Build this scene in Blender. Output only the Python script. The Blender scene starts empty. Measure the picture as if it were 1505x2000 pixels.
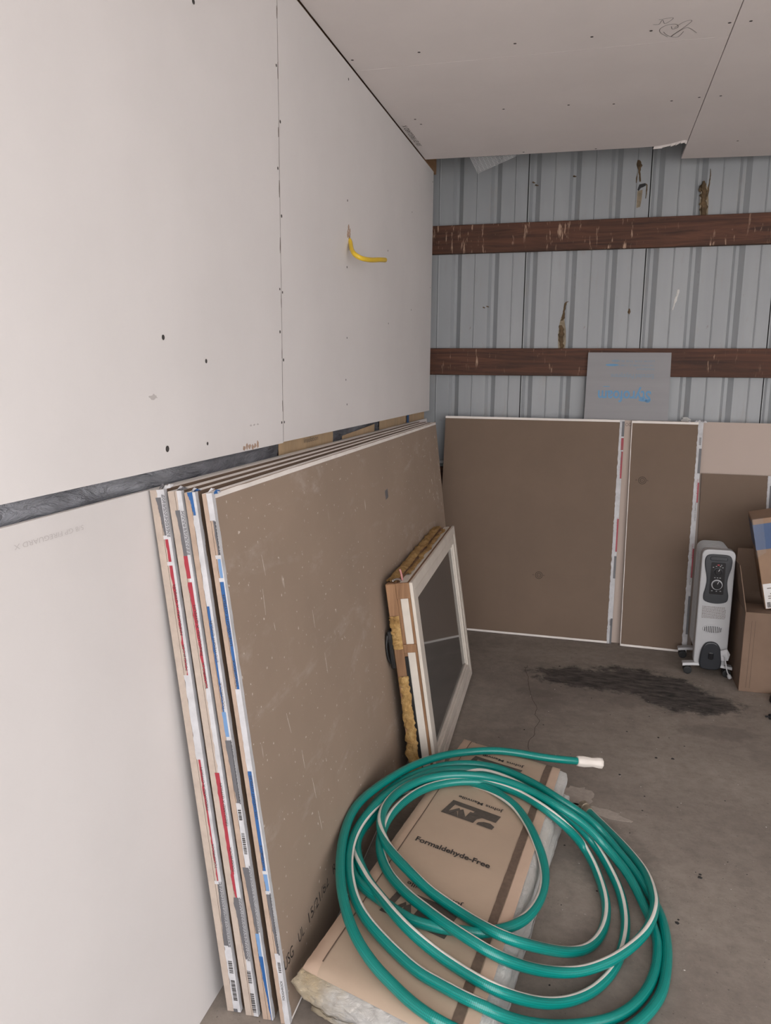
import bpy, bmesh, math, random
from mathutils import Vector, Matrix, noise

random.seed(7)
SC = bpy.context.scene
COL = SC.collection

# ------------------------------------------------------------------ camera, sky, light, exposure
def make_camera():
    cam = bpy.data.cameras.new('camera')
    cam.sensor_fit = 'HORIZONTAL'; cam.sensor_width = 36.0
    cam.lens = 1502.0 / 1505.0 * 36.0
    cam.clip_start = 0.02
    o = bpy.data.objects.new('camera', cam); COL.objects.link(o)
    yaw, pitch, roll = 0.2606, -0.1792, 0.0091
    fwd = Vector((-math.sin(yaw) * math.cos(pitch), math.cos(yaw) * math.cos(pitch), math.sin(pitch)))
    right = Vector((math.cos(yaw), math.sin(yaw), 0)); up = right.cross(fwd)
    r = right * math.cos(roll) + up * math.sin(roll); u = -right * math.sin(roll) + up * math.cos(roll)
    m = Matrix((r, u, -fwd)).transposed().to_4x4()
    m.translation = Vector((0.883, 0.0, 1.448))
    o.matrix_world = m
    SC.camera = o
make_camera()

world = bpy.data.worlds.new('overcast_sky'); SC.world = world
world.use_nodes = True
_bg = world.node_tree.nodes['Background']
_bg.inputs['Color'].default_value = (0.99, 0.975, 0.985, 1); _bg.inputs['Strength'].default_value = 1.75
world.cycles.sampling_method = 'MANUAL'; world.cycles.sample_map_resolution = 64

ROOM_X1, DOOR_Y, DOOR_X0, DOOR_X1, DOOR_Z = 5.2, -0.45, 0.10, 4.7, 2.35
_pl = bpy.data.lights.new('doorway_portal', 'AREA'); _pl.shape = 'RECTANGLE'
_pl.size = DOOR_X1 - DOOR_X0; _pl.size_y = DOOR_Z; _pl.cycles.is_portal = True
_po = bpy.data.objects.new('doorway_portal', _pl); COL.objects.link(_po)
_po.location = ((DOOR_X0 + DOOR_X1) / 2, DOOR_Y - 0.05, DOOR_Z / 2); _po.rotation_euler = (math.radians(90), 0, 0)

_sl = bpy.data.lights.new('driveway_bounce_sun', 'SUN'); _sl.energy = 7.0; _sl.angle = math.radians(3); _sl.color = (1.0, 0.985, 0.97)
_so = bpy.data.objects.new('driveway_bounce_sun', _sl); COL.objects.link(_so)      # added behind the building: lights the driveway so it bounces light indoors
_so.rotation_euler = (math.radians(-38), 0, 0); _so.location = (2, 8, 9)

vs = SC.view_settings
vs.view_transform = 'Standard'; vs.look = 'None'; vs.gamma = 1.0; vs.use_curve_mapping = False
vs.exposure = 1.4

# ------------------------------------------------------------------ helpers: materials
def srgb(r, g, b):
    f = lambda c: (c / 255 / 12.92) if c / 255 <= 0.04045 else ((c / 255 + 0.055) / 1.055) ** 2.4
    return (f(r), f(g), f(b), 1)

class NT:
    def __init__(s, name):
        s.m = bpy.data.materials.new(name); s.m.use_nodes = True
        s.t = s.m.node_tree; s.n = s.t.nodes; s.l = s.t.links
        s.b = s.n['Principled BSDF']; s.out = s.n['Material Output']
    def node(s, typ, **kw):
        n = s.n.new(typ)
        for k, v in kw.items():
            if k in n.inputs: n.inputs[k].default_value = v
            else: setattr(n, k, v)
        return n
    def link(s, a, b): s.l.new(a, b)
    def coords(s, scale=(1, 1, 1), loc=(0, 0, 0), kind='Object'):
        tc = s.n.new('ShaderNodeTexCoord'); mp = s.n.new('ShaderNodeMapping')
        mp.inputs['Scale'].default_value = scale; mp.inputs['Location'].default_value = loc
        s.link(tc.outputs[kind], mp.inputs['Vector']); return mp.outputs['Vector']
    def noise(s, scale, detail=3, rough=0.55, stretch=(1, 1, 1), loc=(0, 0, 0), dist=0.0):
        n = s.node('ShaderNodeTexNoise', Scale=scale, Detail=detail, Roughness=rough, Distortion=dist)
        s.link(s.coords(stretch, loc), n.inputs['Vector']); return n.outputs['Fac']
    def ramp(s, fac, stops):
        r = s.n.new('ShaderNodeValToRGB'); e = r.color_ramp.elements
        while len(e) < len(stops): e.new(0.5)
        for el, (p, c) in zip(e, stops): el.position = p; el.color = c if len(c) == 4 else (*c, 1)
        s.link(fac, r.inputs['Fac']); return r.outputs['Color']
    def mask(s, fac, a, b):
        m = s.node('ShaderNodeMapRange'); m.inputs['From Min'].default_value = a; m.inputs['From Max'].default_value = b
        s.link(fac, m.inputs['Value']); return m.outputs['Result']
    def math(s, op, a, b=None):
        m = s.n.new('ShaderNodeMath'); m.operation = op
        for i, v in enumerate((a, b)):
            if v is None: continue
            if isinstance(v, (int, float)): m.inputs[i].default_value = v
            else: s.link(v, m.inputs[i])
        return m.outputs[0]
    def mix(s, fac, a, b):
        m = s.n.new('ShaderNodeMix'); m.data_type = 'RGBA'
        for sock, v in ((m.inputs[0], fac), (m.inputs[6], a), (m.inputs[7], b)):
            if isinstance(v, (int, float)): sock.default_value = v
            elif isinstance(v, tuple): sock.default_value = v if len(v) == 4 else (*v, 1)
            else: s.link(v, sock)
        return m.outputs[2]
    def color(s, c):
        if isinstance(c, tuple): s.b.inputs['Base Color'].default_value = c
        else: s.link(c, s.b.inputs['Base Color'])
    def bump(s, h, strength=0.2, dist=0.01):
        b = s.node('ShaderNodeBump', Strength=strength, Distance=dist)
        s.link(h, b.inputs['Height']); s.link(b.outputs['Normal'], s.b.inputs['Normal'])
    def set(s, **kw):
        for k, v in kw.items(): s.b.inputs[k].default_value = v

def scale_c(c, k): return (min(c[0] * k, 1), min(c[1] * k, 1), min(c[2] * k, 1), 1)

def simple(name, c, rough=0.6, var=0.08, nscale=12, bump=0.0, metal=0.0, bscale=60, stretch=(1, 1, 1), **kw):
    t = NT(name); t.set(Roughness=rough, Metallic=metal, **kw)
    if var:
        f = t.noise(nscale, 4, 0.6, stretch)
        t.color(t.ramp(f, [(0.3, scale_c(c, 1 - var)), (0.7, scale_c(c, 1 + var))]))
    else: t.color(c)
    if bump: t.bump(t.noise(bscale, 4, 0.6, stretch), bump, 0.004)
    return t.m

M = {}
# white drywall paper: fine mottling and a faint vertical roller grain
def drywall(name, c):
    t = NT(name); t.set(Roughness=0.75)
    f = t.noise(2.2, 4, 0.6); g = t.noise(60, 2, 0.5)
    a = t.ramp(f, [(0.3, scale_c(c, 0.965)), (0.7, scale_c(c, 1.03))])
    t.color(t.mix(t.math('MULTIPLY', g, 0.10), a, scale_c(c, 0.88)))
    t.bump(t.noise(220, 2, 0.5), 0.05, 0.002); return t.m
M['drywall'] = drywall('drywall_paper_white', (0.71, 0.684, 0.676, 1))
M['drywall_warm'] = drywall('drywall_paper_warm', (0.81, 0.755, 0.738, 1))
M['cream_paper'] = drywall('drywall_paper_cream', (0.47, 0.385, 0.335, 1))
def kraft_board(name, c, scuff):
    t = NT(name); t.set(Roughness=0.7)
    f = t.noise(3.0, 4, 0.6); base = t.ramp(f, [(0.3, scale_c(c, 0.93)), (0.7, scale_c(c, 1.06))])
    fine = t.noise(40, 2, 0.5, (1, 0.15, 1)); base = t.mix(t.math('MULTIPLY', fine, 0.12), base, scale_c(c, 0.8))
    if scuff:
        # chalky gypsum scuffs: broad soft diagonal swipes, a few thin vertical scratches and speckle
        sw = t.noise(1.6, 5, 0.65, (1, 1.2, 5.0), (0, 0, 0), 0.8)
        sp = t.noise(9, 4, 0.75, (1, 1.0, 1.8), (3, 1, 2))
        k = t.math('MULTIPLY', t.mask(sw, 0.52, 0.72), t.mask(sp, 0.45, 0.75))
        base = t.mix(t.math('MULTIPLY', k, 0.55), base, (0.62, 0.56, 0.51, 1))
        sc = t.noise(24, 2, 0.5, (1, 1.0, 0.10), (0, 5, 1)); sc2 = t.noise(3.5, 3, 0.5, (1, 1, 1), (9, 0, 0))
        k2 = t.math('MULTIPLY', t.mask(sc, 0.735, 0.77), t.mask(sc2, 0.52, 0.6))
        base = t.mix(t.math('MULTIPLY', k2, 0.8), base, (0.75, 0.68, 0.62, 1))
        dot = t.noise(90, 1, 0.4, (1, 1, 1), (4, 4, 4))
        base = t.mix(t.math('MULTIPLY', t.mask(dot, 0.735, 0.78), 0.6), base, (0.75, 0.68, 0.62, 1))
    t.color(base); t.bump(t.noise(150, 2, 0.5), 0.06, 0.002); return t.m
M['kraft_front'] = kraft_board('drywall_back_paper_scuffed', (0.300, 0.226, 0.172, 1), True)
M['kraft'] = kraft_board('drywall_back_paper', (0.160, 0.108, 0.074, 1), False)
M['gypsum'] = simple('gypsum_core', (0.43, 0.355, 0.30, 1), 0.85, 0.10, 25, 0.25, bscale=90)
M['gypsum_tan'] = simple('gypsum_core_tan', (0.395, 0.295, 0.23, 1), 0.85, 0.12, 25, 0.25, bscale=90)
M['edge_white'] = simple('drywall_edge_paper', (0.78, 0.73, 0.69, 1), 0.75, 0.07, 14, 0.1)
M['tape_white'] = simple('bundle_tape_white', (0.50, 0.495, 0.51, 1), 0.5, 0.14, 26)
M['tape_grey'] = simple('bundle_tape_grey', (0.115, 0.113, 0.122, 1), 0.5, 0.08, 30)
M['tape_red'] = simple('bundle_tape_red', (0.33, 0.028, 0.045, 1), 0.5, 0.06, 30)
M['tape_blue'] = simple('bundle_tape_blue', (0.020, 0.095, 0.27, 1), 0.5, 0.06, 30)
M['tape_lightblue'] = simple('bundle_tape_light_blue', (0.14, 0.26, 0.46, 1), 0.5, 0.06, 30)
M['ink'] = simple('printed_ink', (0.035, 0.030, 0.028, 1), 0.7, 0)
M['ink_faint'] = simple('faded_ink', (0.50, 0.47, 0.46, 1), 0.75, 0)
M['ink_brown'] = simple('stamp_ink_brown', (0.060, 0.040, 0.028, 1), 0.75, 0)
M['ink_soft'] = simple('printed_ink_soft', (0.16, 0.13, 0.11, 1), 0.75, 0)
M['pencil'] = simple('pencil_mark', (0.27, 0.25, 0.245, 1), 0.7, 0)
M['hole'] = simple('screw_dimple', (0.05, 0.045, 0.042, 1), 0.8, 0)
M['screw'] = simple('screw_steel', (0.06, 0.055, 0.05, 1), 0.5, 0, metal=0.6)
M['scuff_brown'] = simple('torn_paper_brown', (0.40, 0.28, 0.21, 1), 0.85, 0.2, 60)

def metal_mat():
    t = NT('painted_steel_siding'); t.set(Roughness=0.48)
    f = t.noise(1.3, 4, 0.6, (3, 1, 0.5)); a = t.ramp(f, [(0.3, (0.285, 0.30, 0.315, 1)), (0.7, (0.355, 0.372, 0.388, 1))])
    d = t.noise(5, 5, 0.7, (2.5, 1, 0.6), (2, 0, 7))
    a = t.mix(t.math('MULTIPLY', t.mask(d, 0.56, 0.75), 0.5), a, (0.30, 0.27, 0.235, 1))      # dirt runs
    s = t.noise(38, 3, 0.6, (1, 1, 0.5), (1, 0, 3))
    a = t.mix(t.math('MULTIPLY', t.mask(s, 0.70, 0.76), 0.6), a, (0.20, 0.17, 0.14, 1))       # specks
    w = t.noise(11, 4, 0.7, (1, 1, 0.35), (8, 0, 1))
    a = t.mix(t.math('MULTIPLY', t.mask(w, 0.68, 0.76), 0.5), a, (0.62, 0.63, 0.63, 1))       # scrapes
    t.color(a); t.bump(t.noise(4, 2, 0.5), 0.12, 0.01); return t.m
M['metal'] = metal_mat()
M['backing'] = simple('dark_backing', (0.03, 0.03, 0.032, 1), 0.9, 0)
def wood_mat(name, dark, light, flecks, axis='x'):
    t = NT(name); t.set(Roughness=0.72)
    st = {'x': (0.35, 6, 6), 'y': (6, 0.35, 6), 'z': (6, 6, 0.35)}[axis]
    f = t.noise(5.5, 6, 0.68, st, dist=1.3)
    a = t.ramp(f, [(0.30, dark), (0.5, tuple((dark[i] + light[i]) / 2 for i in range(3)) + (1,)), (0.72, light)])
    b = t.noise(1.6, 3, 0.6, (1, 1, 2), (4, 0, 0)); a = t.mix(t.math('MULTIPLY', t.mask(b, 0.45, 0.75), 0.55), a, scale_c(dark, 0.6))
    if flecks:   # pale drips and chips
        s = t.noise(52, 3, 0.7, (1, 1, 0.16), (2, 0, 5)); s2 = t.noise(3.2, 3, 0.6, (1, 1, 1), (7, 0, 0))
        a = t.mix(t.math('MULTIPLY', t.mask(s, 0.60, 0.69), t.mask(s2, 0.40, 0.55)), a, (0.46, 0.31, 0.22, 1))
    t.color(a); t.bump(f, 0.25, 0.006); return t.m
M['girt'] = wood_mat('stained_girt_wood', (0.032, 0.0125, 0.0072, 1), (0.150, 0.057, 0.030, 1), True)
M['wood'] = wood_mat('raw_framing_wood', (0.20, 0.10, 0.045, 1), (0.42, 0.24, 0.12, 1), False, 'y')
M['jamb'] = wood_mat('jamb_wood', (0.17, 0.085, 0.04, 1), (0.36, 0.20, 0.105, 1), False, 'z')
def concrete():
    t = NT('concrete_floor'); t.set(Roughness=0.78)
    f = t.noise(1.1, 6, 0.62); a = t.ramp(f, [(0.30, (0.165, 0.138, 0.118, 1)), (0.5, (0.245, 0.208, 0.178, 1)), (0.70, (0.325, 0.28, 0.24, 1))])
    g = t.noise(22, 6, 0.75); a = t.mix(t.math('MULTIPLY', t.mask(g, 0.40, 0.68), 0.42), a, (0.115, 0.096, 0.082, 1))
    g2 = t.noise(6, 6, 0.7, (1, 1, 1), (2, 7, 0)); a = t.mix(t.math('MULTIPLY', t.mask(g2, 0.52, 0.72), 0.4), a, (0.36, 0.31, 0.27, 1))
    sp = t.noise(120, 2, 0.5); a = t.mix(t.math('MULTIPLY', t.mask(sp, 0.68, 0.74), 0.55), a, (0.05, 0.042, 0.036, 1))
    sp2 = t.noise(85, 2, 0.5, (1, 1, 1), (5, 5, 5)); a = t.mix(t.math('MULTIPLY', t.mask(sp2, 0.71, 0.76), 0.5), a, (0.42, 0.37, 0.33, 1))
    # oil stain with its own ragged outline (three overlapping lobes)
    tc = t.n.new('ShaderNodeTexCoord')
    wob = t.node('ShaderNodeTexNoise', Scale=9.0, Detail=9, Roughness=0.78)
    t.link(tc.outputs['Object'], wob.inputs['Vector'])
    def lobe(cx, cy, rx, ry, rot=0.0):
        mp = t.n.new('ShaderNodeMapping'); mp.vector_type = 'TEXTURE'
        mp.inputs['Location'].default_value = (cx, cy, 0); mp.inputs['Rotation'].default_value = (0, 0, rot); mp.inputs['Scale'].default_value = (rx, ry, 1)
        t.link(tc.outputs['Object'], mp.inputs['Vector'])
        le = t.n.new('ShaderNodeVectorMath'); le.operation = 'LENGTH'; t.link(mp.outputs['Vector'], le.inputs[0])
        d = t.math('ADD', le.outputs['Value'], t.math('MULTIPLY', t.math('SUBTRACT', wob.outputs['Fac'], 0.5), 2.3))
        return t.mask(d, 1.06, 0.80)
    m = lobe(0.95, 3.655, 0.28, 0.135); 
    for q in ((1.20, 3.66, 0.28, 0.18, -0.25), (1.37, 3.50, 0.23, 0.115, 0.0)): m = t.math('MAXIMUM', m, lobe(*q))
    halo = lobe(1.16, 3.60, 0.50, 0.24, -0.18)
    blot = t.noise(22, 7, 0.75, (0.55, 1.9, 1), (3, 1, 0))
    oil = t.ramp(blot, [(0.40, (0.010, 0.009, 0.009, 1)), (0.47, (0.040, 0.035, 0.033, 1)), (0.62, (0.105, 0.088, 0.078, 1))])
    a = t.mix(t.math('MULTIPLY', halo, 0.22), a, (0.07, 0.06, 0.052, 1))
    a = t.mix(t.math('MULTIPLY', m, 0.93), a, oil)
    for q in ((1.45, 3.22, 0.16, 0.07, 0.0), (0.70, 3.42, 0.10, 0.05, 0.0), (1.02, 2.2, 0.13, 0.22, 0.2), (0.98, 1.75, 0.10, 0.13, 0.0)):
        a = t.mix(t.math('MULTIPLY', lobe(*q), 0.22), a, (0.075, 0.064, 0.055, 1))
    t.color(a)
    t.b.inputs['Roughness'].default_value = 0.8
    h = t.math('ADD', g, t.math('MULTIPLY', sp, 0.4)); t.bump(h, 0.22, 0.004); return t.m
M['concrete'] = concrete()
M['yard'] = simple('pale_driveway', (0.52, 0.50, 0.48, 1), 0.9, 0.1, 2)
M['plaster'] = simple('dried_plaster', (0.36, 0.31, 0.27, 1), 0.9, 0.12, 60)
M['debris'] = simple('dark_debris', (0.02, 0.018, 0.017, 1), 0.9, 0)
M['debris_white'] = simple('white_crumbs', (0.62, 0.58, 0.54, 1), 0.9, 0)

def plastic_film():
    t = NT('grey_vapor_barrier_film'); t.set(Roughness=0.22)
    f = t.noise(4, 4, 0.6, (1, 1, 3)); t.color(t.ramp(f, [(0.35, (0.15, 0.155, 0.175, 1)), (0.65, (0.30, 0.31, 0.34, 1))]))
    t.bump(t.noise(11, 5, 0.65, (1, 0.5, 2.0), dist=1.6), 1.0, 0.03); return t.m
M['film'] = plastic_film()
M['kraft_facing'] = simple('kraft_insulation_paper', (0.50, 0.36, 0.215, 1), 0.55, 0.13, 9, 0.5, bscale=30, stretch=(1, 2, 0.6))
M['batt_kraft'] = simple('kraft_batt_paper', (0.44, 0.335, 0.25, 1), 0.6, 0.05, 5, 0.25, bscale=14)
M['batt_band'] = simple('kraft_batt_flange', (0.50, 0.365, 0.275, 1), 0.6, 0.06, 9)
M['batt_stripe'] = simple('kraft_asphalt_stripe', (0.135, 0.093, 0.068, 1), 0.65, 0.2, 90, stretch=(1, 1, 1))
def fiber(name, a, b):
    t = NT(name); t.set(Roughness=0.95); t.set(**{'Sheen Weight': 0.3})
    f = t.noise(6, 5, 0.65, (1, 1, 2.5)); t.color(t.ramp(f, [(0.3, a), (0.62, b)]))
    t.bump(t.noise(55, 6, 0.75, (1, 1, 2.2), dist=0.6), 0.9, 0.012); return t.m
M['fiber'] = fiber('fiberglass_white', (0.66, 0.61, 0.54, 1), (0.86, 0.84, 0.81, 1))
M['fiber_yellow0'] = fiber('fiberglass_yellowed', (0.72, 0.56, 0.34, 1), (0.84, 0.74, 0.56, 1))

def fiber_end():
    """fibreglass whose cut near-left corner is stained yellow"""
    t = NT('fiberglass_stained'); t.set(Roughness=0.95); t.set(**{'Sheen Weight': 0.3})
    f = t.noise(6, 5, 0.65, (1, 1, 2.5)); a = t.ramp(f, [(0.3, (0.70, 0.65, 0.58, 1)), (0.62, (0.88, 0.86, 0.83, 1))])
    y = t.ramp(f, [(0.3, (0.58, 0.43, 0.24, 1)), (0.62, (0.78, 0.66, 0.46, 1))])
    tc = t.n.new('ShaderNodeTexCoord'); sp = t.n.new('ShaderNodeSeparateXYZ'); t.link(tc.outputs['Object'], sp.inputs[0])
    d = t.math('ADD', sp.outputs[0], t.math('MULTIPLY', t.math('SUBTRACT', t.noise(14, 5, 0.7), 0.5), 0.16))
    yy = t.mask(sp.outputs[1], -0.42, -0.52)
    t.color(t.mix(t.math('MULTIPLY', t.mask(d, -0.165, -0.235), yy), a, y))
    t.bump(t.noise(60, 7, 0.78, (1, 1, 2.0), dist=0.8), 1.0, 0.016); return t.m
M['fiber_end'] = fiber_end()
M['drywall_low'] = drywall('drywall_paper_fire_rated', (0.64, 0.612, 0.602, 1))

# ------------------------------------------------------------------ helpers: objects
def wloc(o):
    v = Vector((0, 0, 0))
    while o is not None: v += o.location; o = o.parent
    return v
def tag(o, label=None, cat=None, group=None, kind=None):
    if label: o['label'] = label
    if cat: o['category'] = cat
    if group: o['group'] = group
    if kind: o['kind'] = kind
    return o
def thing(name, label, cat, loc, group=None, kind=None):
    o = bpy.data.objects.new(name, None); o.empty_display_size = 0.05; COL.objects.link(o); o.location = loc
    return tag(o, label, cat, group, kind)
def obj(name, verts, faces, mats, parent=None, fm=None, smooth=False, origin=None, uv=None):
    """one mesh object from world-space vertices; fm = material index per face"""
    if not isinstance(mats, (list, tuple)): mats = [mats]
    me = bpy.data.meshes.new(name)
    base = wloc(parent) if parent is not None else Vector(origin or (0, 0, 0))
    me.from_pydata([tuple(Vector(v) - base) for v in verts], [], faces)
    for m in mats: me.materials.append(M[m] if isinstance(m, str) else m)
    if fm:
        for p, i in zip(me.polygons, fm): p.material_index = i
    if smooth:
        for p in me.polygons: p.use_smooth = True
    if uv:
        l = me.uv_layers.new(name='uv')
        for p in me.polygons:
            for li, vi in zip(p.loop_indices, p.vertices): l.data[li].uv = uv[vi]
    me.update()
    o = bpy.data.objects.new(name, me); COL.objects.link(o)
    if parent is not None: o.parent = parent
    elif origin: o.location = origin
    return o
def clone(src, loc_world, parent, name=None):
    o = src.copy(); COL.objects.link(o); o.parent = parent
    o.location = Vector(loc_world) - (wloc(parent) if parent else Vector()); return o
def hexa(c):
    """faces of a box from 8 corners: 0-3 bottom loop, 4-7 top loop"""
    return list(c), [(3, 2, 1, 0), (4, 5, 6, 7), (0, 1, 5, 4), (1, 2, 6, 5), (2, 3, 7, 6), (3, 0, 4, 7)]
def box_v(x0, x1, y0, y1, z0, z1):
    return hexa([(x0, y0, z0), (x1, y0, z0), (x1, y1, z0), (x0, y1, z0), (x0, y0, z1), (x1, y0, z1), (x1, y1, z1), (x0, y1, z1)])
def bevel(o, w=0.002, seg=2):
    m = o.modifiers.new('bevel', 'BEVEL'); m.width = w; m.segments = seg; m.limit_method = 'ANGLE'; m.angle_limit = math.radians(40); return o
def box(name, x0, x1, y0, y1, z0, z1, mat, parent=None, bev=0.0, origin=None):
    v, f = box_v(x0, x1, y0, y1, z0, z1)
    o = obj(name, v, f, mat, parent, origin=origin)
    return bevel(o, bev) if bev else o
class MB:
    def __init__(s): s.v = []; s.f = []; s.m = []
    def add(s, v, f, mi=0):
        n = len(s.v); s.v += [tuple(q) for q in v]; s.f += [tuple(i + n for i in q) for q in f]; s.m += [mi] * len(f)
    def box(s, *a, mi=0): v, f = box_v(*a); s.add(v, f, mi)
    def build(s, name, mats, parent=None, smooth=False, origin=None): return obj(name, s.v, s.f, mats, parent, s.m, smooth, origin)
def catmull(P, per):
    """P: list of tuples (any length); returns resampled list"""
    out = []
    n = len(P)
    for i in range(n - 1):
        p0, p1, p2, p3 = P[max(i - 1, 0)], P[i], P[i + 1], P[min(i + 2, n - 1)]
        for k in range(per):
            t = k / per
            out.append(tuple(0.5 * ((2 * b) + (-a + c) * t + (2 * a - 5 * b + 4 * c - d) * t * t + (-a + 3 * b - 3 * c + d) * t ** 3) for a, b, c, d in zip(p0, p1, p2, p3)))
    out.append(tuple(P[-1])); return out
def frames(P):
    """tangent, left (horizontal) and up for each point"""
    F = []
    for i, p in enumerate(P):
        a = Vector(P[max(i - 1, 0)]); b = Vector(P[min(i + 1, len(P) - 1)])
        t = (b - a).normalized(); l = Vector((0, 0, 1)).cross(t)
        l = l.normalized() if l.length > 1e-4 else Vector((1, 0, 0)); F.append((t, l, t.cross(l)))
    return F
def tube(P, r, n=10, flat=1.0, caps=True):
    """r number or list; ring vertex angle measured from up towards left"""
    F = frames(P); v = []; f = []; uv = []; s = 0.0
    for i, (p, (t, l, u)) in enumerate(zip(P, F)):
        if i: s += (Vector(p) - Vector(P[i - 1])).length
        rr = r[i] if isinstance(r, (list, tuple)) else r
        for k in range(n):
            a = 2 * math.pi * k / n
            v.append(tuple(Vector(p) + u * (math.cos(a) * rr * flat) + l * (math.sin(a) * rr))); uv.append((s, k / n))
    for i in range(len(P) - 1):
        for k in range(n):
            k2 = (k + 1) % n; f.append((i * n + k, i * n + k2, (i + 1) * n + k2, (i + 1) * n + k))
    if caps: f.append(tuple(range(n))[::-1]); f.append(tuple((len(P) - 1) * n + k for k in range(n)))
    return v, f, uv
def lathe(prof, c, axis, n=20):
    """prof: list of (distance along axis, radius); c start point; axis vector"""
    ax = Vector(axis).normalized(); l = ax.cross(Vector((0, 0, 1)))
    l = l.normalized() if l.length > 1e-3 else Vector((1, 0, 0)); u = ax.cross(l)
    v = []; f = []
    for d, r in prof:
        for k in range(n):
            a = 2 * math.pi * k / n; v.append(tuple(Vector(c) + ax * d + l * (math.cos(a) * r) + u * (math.sin(a) * r)))
    for i in range(len(prof) - 1):
        for k in range(n):
            k2 = (k + 1) % n; f.append((i * n + k, i * n + k2, (i + 1) * n + k2, (i + 1) * n + k))
    f.append(tuple(range(n))[::-1]); f.append(tuple((len(prof) - 1) * n + k for k in range(n)))
    return v, f
def prism(loop, fmap, d0, d1):
    """extrude a 2D loop; fmap(a, b, d) -> world point"""
    n = len(loop); v = [fmap(a, b, d0) for a, b in loop] + [fmap(a, b, d1) for a, b in loop]
    f = [tuple(range(n))[::-1], tuple(range(n, 2 * n))] + [(k, (k + 1) % n, n + (k + 1) % n, n + k) for k in range(n)]
    return v, f
_tc = {}
def text_geo(s, bold=0.0):
    """flat mesh of a word, cap height about 0.7, starting at u = 0"""
    if (s, bold) in _tc: return _tc[(s, bold)]
    c = bpy.data.curves.new('txt', 'FONT'); c.body = s; c.size = 1.0; c.offset = bold; c.resolution_u = 3; c.fill_mode = 'BOTH'
    o = bpy.data.objects.new('txt', c); COL.objects.link(o)
    dg = bpy.context.evaluated_depsgraph_get(); me = bpy.data.meshes.new_from_object(o.evaluated_get(dg))
    r = ([(v.co.x, v.co.y) for v in me.vertices], [tuple(p.vertices) for p in me.polygons])
    bpy.data.objects.remove(o); bpy.data.curves.remove(c); bpy.data.meshes.remove(me)
    _tc[(s, bold)] = r; return r
def text(name, s, fmap, width, height, mat, parent, bold=0.0, u0=0.0, v0=0.0):
    """fmap(u, v) -> world; text is fitted to width x cap height"""
    v, f = text_geo(s, bold)
    xs = [a for a, b in v]; w = max(xs) - min(xs); x0 = min(xs)
    pts = [fmap(u0 + (a - x0) / w * width, v0 + b / 0.7 * height) for a, b in v]
    return obj(name, pts, f, mat, parent)
def plane_map(o, U, V, lift=0.0):
    o, U, V = Vector(o), Vector(U).normalized(), Vector(V).normalized(); N = U.cross(V).normalized() * lift
    return lambda u, v: o + U * u + V * v + N
def nz(p, s, seed=0.0): return noise.noise(Vector(p) * s + Vector((seed, seed * 1.7, -seed)))
def blob(name, c, U, V, loop, mat, parent, lift=0.0008):
    """thin irregular patch lying on a surface"""
    fm = plane_map(c, U, V, lift); fm0 = plane_map(c, U, V, -0.0005)
    n = len(loop); v = [fm(a, b) for a, b in loop] + [fm0(a, b) for a, b in loop]
    return obj(name, v, [tuple(range(n))] + [(k, n + k, n + (k + 1) % n, (k + 1) % n) for k in range(n)], mat, parent)
def ragged(rx, ry, n, amp, seed):
    r = random.Random(seed); return [((1 + r.uniform(-amp, amp)) * rx * math.cos(2 * math.pi * k / n), (1 + r.uniform(-amp, amp)) * ry * math.sin(2 * math.pi * k / n)) for k in range(n)]

# ------------------------------------------------------------------ room shell
CEIL = 2.502; WALL_Y = 4.475; GIRT_Y = 4.437
floor = tag(box('floor', -0.2, ROOM_X1, DOOR_Y, 4.6, -0.12, 0.0, 'concrete'), kind='structure')
tag(box('ground_outside', -14, 20, -24, DOOR_Y, -0.25, -0.03, 'yard'), kind='structure')
tag(box('roof_light_block_1', -0.2, ROOM_X1, DOOR_Y - .12, 4.9, 3.25, 3.35, 'backing'), kind='structure')          # unseen roof slab above the ceiling, added to block sky light
tag(box('wall_right', ROOM_X1, ROOM_X1 + 0.1, DOOR_Y, 4.6, 0, 3.25, 'drywall'), kind='structure')
wf = MB()
wf.box(-0.2, DOOR_X0, DOOR_Y - 0.12, DOOR_Y, 0, 3.25); wf.box(DOOR_X1, ROOM_X1, DOOR_Y - 0.12, DOOR_Y, 0, 3.25); wf.box(DOOR_X0, DOOR_X1, DOOR_Y - 0.12, DOOR_Y, DOOR_Z, 3.25)
tag(wf.build('wall_front', 'drywall'), kind='structure')

# left wall: outer skin, framing, film and kraft facing seen through the gap, drywall panels with screws
wl = tag(box('wall_left', -0.2, -0.14, DOOR_Y, 4.6, 0, 3.25, 'backing'), kind='structure')
for y in (-0.1, 0.32, 0.73, 1.14, 1.66, 2.12, 2.74, 3.24, 3.83):
    box('stud', -0.135, -0.046, y - 0.019, y + 0.019, 0.04, 2.44, 'wood', wl)
box('top_plate', -0.135, -0.015, DOOR_Y + .02, 4.38, 2.515, 2.60, 'wood', wl, 0.002)
box('sole_plate', -0.135, -0.046, DOOR_Y + .02, 4.38, 0.002, 0.04, 'wood', wl)
def wavy(name, y0, y1, z0, z1, x, amp, mat, seed, top=None, ny=60, nzn=6, sc=9):
    v = []; f = []
    for i in range(ny + 1):
        y = y0 + (y1 - y0) * i / ny; zt = z1 if top is None else z1 + (top - z1) * (1 - i / ny)
        for k in range(nzn + 1):
            z = z0 + (zt - z0) * k / nzn
            v.append((x + amp * nz((y * 0.6, z * 2.0, seed), sc) + amp * 0.6 * nz((y * 2, z * 5, seed), sc), y, z))
    for i in range(ny):
        for k in range(nzn): a = i * (nzn + 1) + k; f.append((a, a + 1, a + nzn + 2, a + nzn + 1))
    o = obj(name, v, f, mat, wl, smooth=True); return o
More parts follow.
